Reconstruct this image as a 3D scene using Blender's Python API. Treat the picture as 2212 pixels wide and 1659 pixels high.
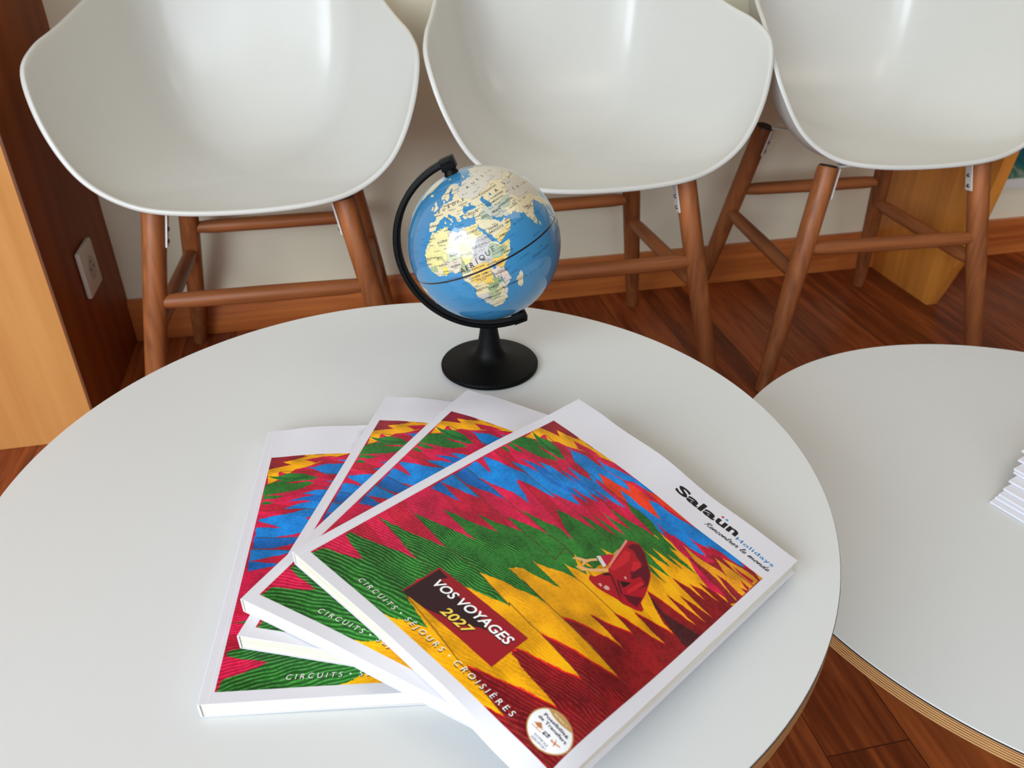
import bpy, bmesh, math, random
import numpy as np
from mathutils import Matrix, Vector
random.seed(7)
for _o in list(bpy.data.objects): bpy.data.objects.remove(_o)
SC = bpy.context.scene
COL = SC.collection
# ------------------------------------------------------------------ camera
CAMZ = .7938
TH, RO = .5562, -.0087
cam_d = bpy.data.cameras.new('camera'); cam = bpy.data.objects.new('camera', cam_d); COL.objects.link(cam)
_f = Vector((0, math.cos(TH), -math.sin(TH))); _u = Vector((0, math.sin(TH), math.cos(TH))); _r = Vector((1, 0, 0))
_r2 = _r*math.cos(RO)+_u*math.sin(RO); _u2 = -_r*math.sin(RO)+_u*math.cos(RO)
_m = Matrix((_r2, _u2, -_f)).transposed().to_4x4(); _m.translation = (0, 0, CAMZ)
cam.matrix_world = _m
cam_d.sensor_width = 36; cam_d.lens = 36*1750/2212; cam_d.clip_start = .02; cam_d.clip_end = 60
SC.camera = cam
cam_d.dof.use_dof = True; cam_d.dof.focus_distance = .66; cam_d.dof.aperture_fstop = 13
# ------------------------------------------------------------------ view, world
SC.view_settings.view_transform = 'Standard'; SC.view_settings.look = 'None'
SC.view_settings.exposure = -0.14; SC.view_settings.gamma = 1; SC.view_settings.use_curve_mapping = False
W = bpy.data.worlds.new('world'); SC.world = W; W.use_nodes = True
_bg = W.node_tree.nodes['Background']; _bg.inputs[0].default_value = (.75, .87, 1, 1); _bg.inputs[1].default_value = 1.2
# ------------------------------------------------------------------ room frame: a along the back wall, b out of it
AL = math.atan(.209)
E1 = Vector((math.cos(AL), math.sin(AL), 0)); E2 = Vector((-math.sin(AL), math.cos(AL), 0)); WO = Vector((0, 1.626, 0))
def RM(a, b, z=0): return WO+E1*a+E2*b+Vector((0, 0, z))
ROOM = Matrix((E1, E2, Vector((0, 0, 1)))).transposed().to_4x4(); ROOM.translation = WO
A0, A1, B0, ZC = -2.1, 2.7, -5.2, 2.7
def area(name, pos, target, sx, sy, power, color, spread=math.pi):
    d = bpy.data.lights.new(name, 'AREA'); d.shape = 'RECTANGLE'; d.size = sx; d.size_y = sy; d.energy = power; d.color = color; d.spread = spread
    o = bpy.data.objects.new(name, d); COL.objects.link(o); o.location = pos
    o.rotation_euler = (Vector(target)-Vector(pos)).to_track_quat('-Z', 'Y').to_euler()
    o['kind'] = 'helper'
    return o
# daylight at the shop window behind the camera, and at the window of the left wall; an added warm fill light under the ceiling, no fixture, for the right chairs
WF = (-2.0, .9, .65, 2.55); WL = (1.1, 3.5, .5, 2.45)
area('daylight_front', RM(-.55, B0-.14, 1.6), RM(-.4, 0, .2), 2.8, 1.9, 50.00, (0.83, 0.92, 1))
area('daylight_left', RM(A0-.14, -2.9, 1.5), RM(.6, -.9, .4), 2.4, 1.9, 132.00, (0.82, 0.93, 1))
area('warm_fill', RM(1.3, -1.6, ZC-.05), RM(1.1, -1.2, 0), 1.2, 1.2, 12.00, (1, 0.88, 0.7))
# ------------------------------------------------------------------ helpers
def link(name, me, mats, parent=None, loc=None):
    o = bpy.data.objects.new(name, me); COL.objects.link(o)
    for m in (mats if isinstance(mats, (list, tuple)) else [mats]):
        if len(me.materials) < 8 and (m.name not in [q.name for q in me.materials if q]): me.materials.append(m)
    if parent: o.parent = parent
    if loc is not None: o.location = loc
    return o
def tag(o, label, cat, group=None):
    o['label'] = label; o['category'] = cat
    if group: o['group'] = group
    return o
def empty(name, loc, rz, label, cat, group=None):
    o = bpy.data.objects.new(name, None); COL.objects.link(o); o.location = loc; o.rotation_euler = (0, 0, rz); o.empty_display_size = .05
    return tag(o, label, cat, group)
def struct(o): o['kind'] = 'structure'; return o
def finish(bm, name, smooth=True, angle=35):
    bmesh.ops.recalc_face_normals(bm, faces=bm.faces[:])
    me = bpy.data.meshes.new(name); bm.to_mesh(me); bm.free()
    if smooth:
        for p in me.polygons: p.use_smooth = True
        try: me.set_sharp_from_angle(angle=math.radians(angle))
        except Exception: pass
    return me
def add_box(bm, x0, x1, y0, y1, z0, z1, M=None, bev=0):
    vs = [bm.verts.new(p) for p in ((x0, y0, z0), (x1, y0, z0), (x1, y1, z0), (x0, y1, z0), (x0, y0, z1), (x1, y0, z1), (x1, y1, z1), (x0, y1, z1))]
    fs = [bm.faces.new([vs[i] for i in q]) for q in ((0, 3, 2, 1), (4, 5, 6, 7), (0, 1, 5, 4), (1, 2, 6, 5), (2, 3, 7, 6), (3, 0, 4, 7))]
    if bev:
        es = list({e for f in fs for e in f.edges})
        r = bmesh.ops.bevel(bm, geom=es, offset=bev, segments=2, affect='EDGES', profile=.5)
        vs = list({v for f in r['faces'] for v in f.verts} | {v for v in vs if v.is_valid})
    if M is not None:
        bmesh.ops.transform(bm, matrix=M, verts=[v for v in vs if v.is_valid])
    return vs
def box(name, x0, x1, y0, y1, z0, z1, mat, parent=None, M=None, bev=0):
    bm = bmesh.new(); add_box(bm, x0, x1, y0, y1, z0, z1, None, bev)
    if M is not None: bmesh.ops.transform(bm, matrix=M, verts=bm.verts[:])
    return link(name, finish(bm, name, bev > 0), mat, parent)
def prism(name, pts, mat, parent=None, M=None, h=.01, bev=0):
    """pts in the xy plane, extruded +z by h"""
    bm = bmesh.new(); lo = [bm.verts.new((x, y, 0)) for x, y in pts]; hi = [bm.verts.new((x, y, h)) for x, y in pts]
    n = len(pts); bm.faces.new(lo[::-1]); bm.faces.new(hi)
    for i in range(n): bm.faces.new((lo[i], lo[(i+1) % n], hi[(i+1) % n], hi[i]))
    if bev: bmesh.ops.bevel(bm, geom=bm.edges[:], offset=bev, segments=2, affect='EDGES', profile=.5)
    if M is not None: bmesh.ops.transform(bm, matrix=M, verts=bm.verts[:])
    return link(name, finish(bm, name, bev > 0), mat, parent)
def ring_tube(bm, pts, radii, seg=20, cap=True, flat=None):
    pts = [Vector(p) for p in pts]; rings = []
    t0 = (pts[1]-pts[0]).normalized(); up = Vector((0, 1, 0)) if abs(t0.y) < .9 else Vector((1, 0, 0))
    for i, p in enumerate(pts):
        t = (pts[min(i+1, len(pts)-1)]-pts[max(i-1, 0)]).normalized()
        s = t.cross(up).normalized(); q = s.cross(t).normalized(); r = radii[i]
        rings.append([bm.verts.new(p+(s*math.cos(a)+q*math.sin(a))*r) for a in [2*math.pi*k/seg for k in range(seg)]])
    for A, B in zip(rings, rings[1:]):
        for k in range(seg): bm.faces.new((A[k], A[(k+1) % seg], B[(k+1) % seg], B[k]))
    if cap: bm.faces.new(rings[0][::-1]); bm.faces.new(rings[-1])
def tube(name, pts, radii, mat, parent=None, seg=20):
    bm = bmesh.new(); ring_tube(bm, pts, radii, seg); return link(name, finish(bm, name), mat, parent)
def lathe(name, prof, mat, parent=None, seg=72, loc=None, angle=30):
    bm = bmesh.new(); rings = []
    for r, z in prof:
        rings.append([bm.verts.new((0, 0, z))] if r < 1e-7 else [bm.verts.new((r*math.cos(2*math.pi*k/seg), r*math.sin(2*math.pi*k/seg), z)) for k in range(seg)])
    for A, B in zip(rings, rings[1:]):
        for k in range(seg):
            k2 = (k+1) % seg
            if len(A) == 1 and len(B) == 1: continue
            if len(A) == 1: bm.faces.new((A[0], B[k2], B[k]))
            elif len(B) == 1: bm.faces.new((A[k], A[k2], B[0]))
            else: bm.faces.new((A[k], A[k2], B[k2], B[k]))
    return link(name, finish(bm, name, True, angle), mat, parent, loc)
# ------------------------------------------------------------------ materials
def srgb(c): return tuple((x/255/12.92 if x/255 <= .04045 else ((x/255+.055)/1.055)**2.4) for x in c)
class N:
    def __init__(s, name):
        s.m = bpy.data.materials.new(name); s.m.use_nodes = True; s.nt = s.m.node_tree; s.b = s.nt.nodes['Principled BSDF']
    def n(s, t, **kw):
        q = s.nt.nodes.new(t)
        for k, v in kw.items():
            if hasattr(q, k): setattr(q, k, v)
            else: q.inputs[k.replace('_', ' ')].default_value = v
        return q
    def l(s, a, b): s.nt.links.new(a, b)
    def rough(s, v, coat=0, spec=None):
        s.b.inputs['Roughness'].default_value = v
        if coat: s.b.inputs['Coat Weight'].default_value = coat; s.b.inputs['Coat Roughness'].default_value = .08
        if spec is not None: s.b.inputs['Specular IOR Level'].default_value = spec
    def ramp(s, fac, stops):
        r = s.n('ShaderNodeValToRGB'); e = r.color_ramp.elements
        while len(e) < len(stops): e.new(.5)
        for i, (p, c) in enumerate(stops): e[i].position = p; e[i].color = (*c, 1)
        s.l(fac, r.inputs[0]); return r.outputs[0]
    def coords(s, out='Object', scale=(1, 1, 1), rot=(0, 0, 0)):
        t = s.n('ShaderNodeTexCoord'); mp = s.n('ShaderNodeMapping'); mp.inputs['Scale'].default_value = scale; mp.inputs['Rotation'].default_value = rot
        s.l(t.outputs[out], mp.inputs[0]); return mp.outputs[0]
    def bump(s, h, strength=.2, dist=.001):
        b = s.n('ShaderNodeBump'); b.inputs['Strength'].default_value = strength; b.inputs['Distance'].default_value = dist
        s.l(h, b.inputs['Height']); s.l(b.outputs[0], s.b.inputs['Normal'])
def plain(name, c, rough=.5, spec=None, metal=0, noise=0, nscale=40, bump=0):
    k = N(name); k.rough(rough, 0, spec); k.b.inputs['Metallic'].default_value = metal; c = srgb(c)
    v = k.coords('Object'); nz = k.n('ShaderNodeTexNoise', Scale=nscale, Detail=4.0); k.l(v, nz.inputs['Vector'])
    a = 1-noise
    k.l(k.ramp(nz.outputs['Fac'], [(.3, tuple(x*a for x in c)), (.7, c)]), k.b.inputs['Base Color'])
    if bump: k.bump(nz.outputs['Fac'], bump, .0006)
    return k.m
def wood(name, c0, c1, scale=(30, 30, 2.5), rough=.45, coords='Object', fine=6, ringy=0, rot=(0, 0, 0), spec=None, bump=.15):
    k = N(name); k.rough(rough, 0, spec); v = k.coords(coords, scale, rot)
    nz = k.n('ShaderNodeTexNoise', Scale=1.0, Detail=6.0, Roughness=.6, Distortion=.4); k.l(v, nz.inputs['Vector'])
    v2 = k.coords(coords, tuple(x*(1.5 if x == min(scale) else fine) for x in scale), rot)
    n2 = k.n('ShaderNodeTexNoise', Scale=1.0, Detail=3.0); k.l(v2, n2.inputs['Vector'])
    mx = k.n('ShaderNodeMath', operation='MULTIPLY_ADD'); k.l(n2.outputs['Fac'], mx.inputs[0]); mx.inputs[1].default_value = .45; k.l(nz.outputs['Fac'], mx.inputs[2])
    f = mx.outputs[0]
    if ringy:
        wv = k.n('ShaderNodeTexWave', Scale=ringy, Distortion=6.0, Detail=2.0); wv.wave_type = 'RINGS'; k.l(v, wv.inputs['Vector'])
        m2 = k.n('ShaderNodeMath', operation='MULTIPLY_ADD'); k.l(wv.outputs['Fac'], m2.inputs[0]); m2.inputs[1].default_value = .18; k.l(f, m2.inputs[2]); f = m2.outputs[0]
    k.l(k.ramp(f, [(.45, srgb(c0)), (.95, srgb(c1))]), k.b.inputs['Base Color'])
    if bump: k.bump(n2.outputs['Fac'], bump, .0004)
    return k.m
M_shell = plain('white_plastic', (214, 212, 206), .27, .5, noise=.01)
M_lam = plain('white_laminate', (216, 218, 219), .42, .45, noise=.015, nscale=9, bump=.03)
M_black = plain('black_laminate_core', (34, 28, 26), .5)
M_blkplastic = plain('black_plastic', (6, 6, 7), .52, .14, noise=.1, nscale=300, bump=.05)
M_cap = plain('dark_cap', (26, 22, 20), .5)
M_steel = plain('white_steel', (225, 223, 218), .35)
M_screw = plain('screw_steel', (120, 115, 110), .35, metal=.9)
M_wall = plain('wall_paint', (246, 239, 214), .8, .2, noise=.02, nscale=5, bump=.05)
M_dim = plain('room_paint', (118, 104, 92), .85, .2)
M_ceil = plain('ceiling_paint', (205, 198, 188), .9, .2)
M_leg = wood('walnut_stain', (100, 55, 30), (180, 108, 62), (26, 26, 2.2), .4, fine=5, spec=.3)
M_rail = wood('walnut_rail', (100, 55, 30), (180, 108, 62), (2.2, 26, 26), .4, fine=5, spec=.3)
M_side = wood('walnut_side_rail', (100, 55, 30), (180, 108, 62), (26, 2.2, 26), .4, fine=5, spec=.3)
M_ply = None
def mk_ply():
    k = N('birch_ply_edge'); k.rough(.55)
    v = k.coords('Object', (6, 6, 430)); w = k.n('ShaderNodeTexWave', Scale=.30, Distortion=2.2, Detail=1.0); w.bands_direction = 'Z'; k.l(v, w.inputs['Vector'])
    v2 = k.coords('Object', (60, 60, 700)); nz = k.n('ShaderNodeTexNoise', Scale=1.0, Detail=4.0); k.l(v2, nz.inputs['Vector'])
    mx = k.n('ShaderNodeMath', operation='MULTIPLY_ADD'); k.l(nz.outputs['Fac'], mx.inputs[0]); mx.inputs[1].default_value = .6; k.l(w.outputs['Fac'], mx.inputs[2])
    k.l(k.ramp(mx.outputs[0], [(.30, srgb((84, 54, 30))), (.62, srgb((150, 104, 60))), (1, srgb((196, 150, 96)))]), k.b.inputs['Base Color'])
    return k.m
M_ply = mk_ply()
M_oak = wood('oak_leg', (170, 125, 80), (205, 165, 115), (20, 20, 2), .5)
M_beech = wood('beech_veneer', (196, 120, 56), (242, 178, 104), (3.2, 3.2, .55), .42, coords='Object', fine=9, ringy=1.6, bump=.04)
M_beech_shade = wood('shaded_veneer', (118, 56, 18), (156, 82, 34), (3.2, 3.2, .55), .5, fine=9, ringy=1.6, spec=.12, bump=.04)  # same veneer with the side face's shade put into its colour
M_stand = wood('cherry_board', (186, 108, 38), (242, 160, 70), (14, 14, 1.2), .4, fine=4, bump=.04)
M_base = wood('baseboard_wood', (158, 76, 34), (222, 132, 66), (2.2, 30, 34), .36, fine=3, bump=.05)
def mk_floor():
    k = N('plank_floor'); k.rough(.36, 0, .28)
    v = k.coords('Object', (1, 1, 1), (0, 0, math.pi/2))
    br = k.n('ShaderNodeTexBrick'); br.offset = .37; br.inputs['Scale'].default_value = 1; br.inputs['Brick Width'].default_value = 1.15; br.inputs['Row Height'].default_value = .098
    br.inputs['Mortar Size'].default_value = .0008; br.inputs['Mortar Smooth'].default_value = .1; br.inputs['Bias'].default_value = 0
    br.inputs['Color1'].default_value = (0, 0, 0, 1); br.inputs['Color2'].default_value = (1, 1, 1, 1); br.inputs['Mortar'].default_value = (.5, .5, .5, 1); k.l(v, br.inputs['Vector'])
    v1 = k.coords('Object', (22, 1.6, 1)); nz = k.n('ShaderNodeTexNoise', Scale=1.0, Detail=6.0, Roughness=.65, Distortion=.8); k.l(v1, nz.inputs['Vector'])
    sh = k.n('ShaderNodeVectorMath', operation='MULTIPLY_ADD'); k.l(br.outputs['Color'], sh.inputs[0]); sh.inputs[1].default_value = (7, 5, 0); k.l(v1, sh.inputs[2]); k.l(sh.outputs[0], nz.inputs['Vector'])
    v2 = k.coords('Object', (150, 9, 1)); n2 = k.n('ShaderNodeTexNoise', Scale=1.0, Detail=3.0); k.l(v2, n2.inputs['Vector'])
    m = k.n('ShaderNodeMath', operation='MULTIPLY_ADD'); k.l(n2.outputs['Fac'], m.inputs[0]); m.inputs[1].default_value = .35; k.l(nz.outputs['Fac'], m.inputs[2])
    m2 = k.n('ShaderNodeMath', operation='MULTIPLY_ADD'); k.l(br.outputs['Color'], m2.inputs[0]); m2.inputs[1].default_value = .16; k.l(m.outputs[0], m2.inputs[2])
    c = k.ramp(m2.outputs[0], [(.42, srgb((72, 31, 17))), (.68, srgb((118, 55, 27))), (.95, srgb((176, 92, 46)))])
    mx = k.n('ShaderNodeMix', data_type='RGBA'); k.l(br.outputs['Fac'], mx.inputs[0]); k.l(c, mx.inputs[6]); mx.inputs[7].default_value = (*srgb((74, 36, 20)), 1)
    k.l(mx.outputs[2], k.b.inputs['Base Color']); k.bump(n2.outputs['Fac'], .06, .0004)
    return k.m
M_floor = mk_floor()
def mk_pages(name, c0, c1):
    k = N(name); k.rough(.75, 0, .2)
    v = k.coords('Object', (7, 7, 2600)); nz = k.n('ShaderNodeTexNoise', Scale=1.0, Detail=2.0); k.l(v, nz.inputs['Vector'])
    k.l(k.ramp(nz.outputs['Fac'], [(.32, srgb(c0)), (.6, srgb(c1))]), k.b.inputs['Base Color'])
    k.bump(nz.outputs['Fac'], .15, .0003); return k.m
M_pages = mk_pages('page_edges', (206, 199, 182), (230, 223, 206))
M_paper = plain('white_cover_paper', (220, 219, 227), .38, .4)
def img_mat(name, img, rough, spec=.5, coat=0):
    k = N(name); k.rough(rough, coat, spec); t = k.n('ShaderNodeTexCoord'); i = k.n('ShaderNodeTexImage'); i.image = img; i.interpolation = 'Cubic'
    i.extension = 'EXTEND'; k.l(t.outputs['UV'], i.inputs[0]); k.l(i.outputs[0], k.b.inputs['Base Color']); return k.m

# ---- brochure surfaces: four corners (spine-bottom, spine-top, outer-top, outer-bottom) of each top face
MT = .0115
NU, NV = 43, 56
CORN = [
 [(-0.1809, 0.2967, 0.0115), (-0.2080, 0.5673, 0.0115), (0.0005, 0.5760, 0.0115), (0.0298, 0.3086, 0.0115)],
 [(-0.1673, 0.3363, 0.0230), (-0.1113, 0.6043, 0.0220), (0.0752, 0.5726, 0.0145), (0.0391, 0.2946, 0.0207)],
 [(-0.1685, 0.3552, 0.0345), (-0.0389, 0.5988, 0.0320), (0.1317, 0.4934, 0.0150), (0.0217, 0.2492, 0.0299)],
 [(-0.1412, 0.3837, 0.0460), (0.0553, 0.5654, 0.0430), (0.1933, 0.4039, 0.0135), (0.0174, 0.2296, 0.0322)]]
UU, VV = np.meshgrid(np.linspace(0, 1, NU), np.linspace(0, 1, NV), indexing='ij')
def smooth(h, n=1):
    for _ in range(n):
        p = np.pad(h, 1, mode='edge')
        p[0, :] = 2*p[1, :]-p[2, :]; p[-1, :] = 2*p[-2, :]-p[-3, :]
        p[:, 0] = 2*p[:, 1]-p[:, 2]; p[:, -1] = 2*p[:, -2]-p[:, -3]
        h = (p[1:-1, 1:-1]*4+(p[:-2, 1:-1]+p[2:, 1:-1]+p[1:-1, :-2]+p[1:-1, 2:])*2
             + p[:-2, :-2]+p[2:, 2:]+p[:-2, 2:]+p[2:, :-2])/16
    return h
def bilin(C, u, v):
    u = np.asarray(u)[..., None]; v = np.asarray(v)[..., None]
    return (C[0]*(1-u)+C[3]*u)*(1-v)+(C[1]*(1-u)+C[2]*u)*v
def inv_bilin(C, X, Y):
    u = np.full(X.shape, .5); v = u.copy()
    for _ in range(12):
        P = bilin(C, u, v); rx, ry = X-P[..., 0], Y-P[..., 1]
        du = (C[3]-C[0])*(1-v[..., None])+(C[2]-C[1])*v[..., None]
        dv = (C[1]-C[0])*(1-u[..., None])+(C[2]-C[3])*u[..., None]
        det = du[..., 0]*dv[..., 1]-du[..., 1]*dv[..., 0]
        u = np.clip(u+(rx*dv[..., 1]-ry*dv[..., 0])/det, -3, 4)
        v = np.clip(v+(du[..., 0]*ry-du[..., 1]*rx)/det, -3, 4)
    return u, v
def gsamp(h, u, v):
    fu = np.clip(u, 0, 1)*(NU-1); fv = np.clip(v, 0, 1)*(NV-1)
    i = np.minimum(fu.astype(int), NU-2); j = np.minimum(fv.astype(int), NV-2); fu = fu-i; fv = fv-j
    return (h[i, j]*(1-fu)+h[i+1, j]*fu)*(1-fv)+(h[i, j+1]*(1-fu)+h[i+1, j+1]*fu)*fv
def wave(k):
    u, v = UU, VV
    e = v**3*.9+(1-v)**3*.15
    ph = (.2, .9, 1.6, 2.3)[k]
    return (.0017*(1-np.cos(2*np.pi*(1.25*u)+ph*0))*e+.0009*(1-np.cos(2*np.pi*2.6*u+ph))*v**4)*np.minimum(1, u*8)
def brochures():
    out = []
    for k, c in enumerate(CORN):
        C = np.array(c); P = bilin(C, UU, VV)
        X, Y = P[..., 0], P[..., 1]
        s = np.zeros_like(X)
        for (C2, top) in out:
            u, v = inv_bilin(C2, X, Y)
            ins = (u > -.02) & (u < 1.02) & (v > -.015) & (v < 1.015)
            s = np.maximum(s, np.where(ins, gsamp(top, u, v), 0))
        b = P[..., 2]-MT
        h = np.maximum(s, b)
        for _ in range(4): h = np.maximum(s, smooth(h, 2))
        h = smooth(h, 10)
        out.append((C, h+MT+.0002))
    fin = []
    for k, (C, top) in enumerate(out):      # lift the free parts of each cover into soft waves
        P = bilin(C, UU, VV); w = top+wave(k)
        for (C2, t2) in out[k+1:]:
            u, v = inv_bilin(C2, P[..., 0], P[..., 1])
            ins = (u > -.02) & (u < 1.02) & (v > -.02) & (v < 1.02)
            w = np.where(ins, np.minimum(w, np.maximum(gsamp(t2, u, v)-MT-.0002, top)), w)
        fin.append((C, w))
    return fin

# ------------------------------------------------------------------ painting in code: prints and map are computed here, no files
def vnoise(h, w, cell, seed):
    r = np.random.RandomState(seed).rand(int(h/cell)+3, int(w/cell)+3)
    y = np.arange(h)/cell; x = np.arange(w)/cell; i = y.astype(int); j = x.astype(int); fy = (y-i)[:, None]; fx = (x-j)[None]
    fy = fy*fy*(3-2*fy); fx = fx*fx*(3-2*fx)
    return (r[i][:, j]*(1-fx)+r[i][:, j+1]*fx)*(1-fy)+(r[i+1][:, j]*(1-fx)+r[i+1][:, j+1]*fx)*fy
def fill(img, pts, col, mask=None):
    P = np.array(pts, float); H, Wd = img.shape[:2]
    y0 = max(0, int(np.floor(P[:, 1].min()))); y1 = min(H-1, int(np.ceil(P[:, 1].max())))
    Q = np.roll(P, -1, 0); c = np.array(col, float)
    for y in range(y0, y1+1):
        yc = y+.5; m = ((P[:, 1] <= yc) & (Q[:, 1] > yc)) | ((Q[:, 1] <= yc) & (P[:, 1] > yc))
        if not m.any(): continue
        A, B = P[m], Q[m]; xs = np.sort(A[:, 0]+(yc-A[:, 1])/(B[:, 1]-A[:, 1])*(B[:, 0]-A[:, 0]))
        for a, b in zip(xs[::2], xs[1::2]):
            i, j = max(0, int(math.ceil(a-.5))), min(Wd, int(math.ceil(b-.5)))
            if j > i:
                if mask is None: img[y, i:j] = c
                else:
                    s = mask[y, i:j]; img[y, i:j][s] = c
def stroke(img, pts, r, col, alpha=1, curve=False):
    P = [np.array(p, float) for p in pts]; H, Wd = img.shape[:2]; c = np.array(col, float)
    if curve and len(P) > 2:
        full = [2*P[0]-P[1]]+P+[2*P[-1]-P[-2]]; Q = []
        for i in range(1, len(full)-2):
            for t in np.linspace(0, 1, 6, endpoint=False):
                p = full[i-1:i+3]; Q.append(.5*(2*p[1]+(p[2]-p[0])*t+(2*p[0]-5*p[1]+4*p[2]-p[3])*t*t+(3*p[1]-p[0]-3*p[2]+p[3])*t**3))
        P = Q+[P[-1]]
    for a, b in zip(P, P[1:]):
        x0, x1 = int(max(0, min(a[0], b[0])-r-1)), int(min(Wd, max(a[0], b[0])+r+2)); y0, y1 = int(max(0, min(a[1], b[1])-r-1)), int(min(H, max(a[1], b[1])+r+2))
        if x1 <= x0 or y1 <= y0: continue
        Y, X = np.mgrid[y0:y1, x0:x1]+.5; ab = b-a; L = ab@ab+1e-9
        t = np.clip(((X-a[0])*ab[0]+(Y-a[1])*ab[1])/L, 0, 1); d = np.hypot(X-a[0]-t*ab[0], Y-a[1]-t*ab[1])
        k = np.clip(r+.5-d, 0, 1)[..., None]*alpha; s = img[y0:y1, x0:x1]; s[:] = s*(1-k)+c*k
_tc = {}
def text_tris(s, bold=0, shear=0, space=1, ):
    key = (s, bold, shear, space)
    if key in _tc: return _tc[key]
    c = bpy.data.curves.new('t', 'FONT'); c.body = s; c.size = 1; c.offset = bold; c.shear = shear; c.space_character = space; c.resolution_u = 3; c.fill_mode = 'FRONT'
    o = bpy.data.objects.new('t', c); COL.objects.link(o); dg = bpy.context.evaluated_depsgraph_get(); dg.update()
    me = bpy.data.meshes.new_from_object(o.evaluated_get(dg)); me.calc_loop_triangles()
    V = np.array([v.co[:2] for v in me.vertices], float).reshape(-1, 2); T = np.array([t.vertices[:] for t in me.loop_triangles], int).reshape(-1, 3)
    bpy.data.objects.remove(o); bpy.data.curves.remove(c); bpy.data.meshes.remove(me)
    _tc[key] = (V, T); return V, T
def tri_fill(img, V, T, col, ss=2):
    H, Wd = img.shape[:2]; c = np.array(col, float)
    if not len(T): return
    x0, y0 = np.floor(V.min(0)).astype(int)-1; x1, y1 = np.ceil(V.max(0)).astype(int)+2
    x0, y0 = max(x0, 0), max(y0, 0); x1, y1 = min(x1, Wd), min(y1, H)
    if x1 <= x0 or y1 <= y0: return
    cov = np.zeros(((y1-y0)*ss, (x1-x0)*ss), bool)
    Vs = (V-np.array([x0, y0]))*ss
    for t in T:
        a, b, d = Vs[t]; lx, ly = np.floor(np.minimum(np.minimum(a, b), d)).astype(int); hx, hy = np.ceil(np.maximum(np.maximum(a, b), d)).astype(int)+1
        lx, ly = max(lx, 0), max(ly, 0); hx, hy = min(hx, cov.shape[1]), min(hy, cov.shape[0])
        if hx <= lx or hy <= ly: continue
        Y, X = np.mgrid[ly:hy, lx:hx]+.5
        e = lambda p, q: (q[0]-p[0])*(Y-p[1])-(q[1]-p[1])*(X-p[0])
        w0, w1, w2 = e(a, b), e(b, d), e(d, a)
        cov[ly:hy, lx:hx] |= ((w0 >= 0) & (w1 >= 0) & (w2 >= 0)) | ((w0 <= 0) & (w1 <= 0) & (w2 <= 0))
    k = cov.reshape(y1-y0, ss, x1-x0, ss).mean((1, 3))[..., None]; s = img[y0:y1, x0:x1]; s[:] = s*(1-k)+c*k
def put_text(img, s, x, y, width, cap, col, bold=0, shear=0, space=1, rot=0, align='L', ss=2):
    """lay a line of type with its baseline at x,y; width and cap height in pixels of the image"""
    V, T = text_tris(s, bold, shear, space)
    if not len(V): return
    w = V[:, 0].max()-V[:, 0].min(); X = V.copy(); X[:, 0] -= V[:, 0].min()
    sy = cap/.73; sx = width/w if width else sy
    X[:, 0] *= sx; X[:, 1] *= sy; ww = w*sx
    if align == 'C': X[:, 0] -= ww/2
    cr, sr = math.cos(rot), math.sin(rot); X = np.stack([X[:, 0]*cr-X[:, 1]*sr, X[:, 0]*sr+X[:, 1]*cr], 1)+np.array([x, y])
    tri_fill(img, X, T, col, ss)
def to_image(name, img):
    h, w = img.shape[:2]; im = bpy.data.images.new(name, w, h); im.colorspace_settings.name = 'sRGB'
    px = np.ones((h, w, 4), np.float32); px[..., :3] = np.clip(img/255, 0, 1); im.pixels.foreach_set(px.ravel()); im.update(); im.pack(); return im
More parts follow.
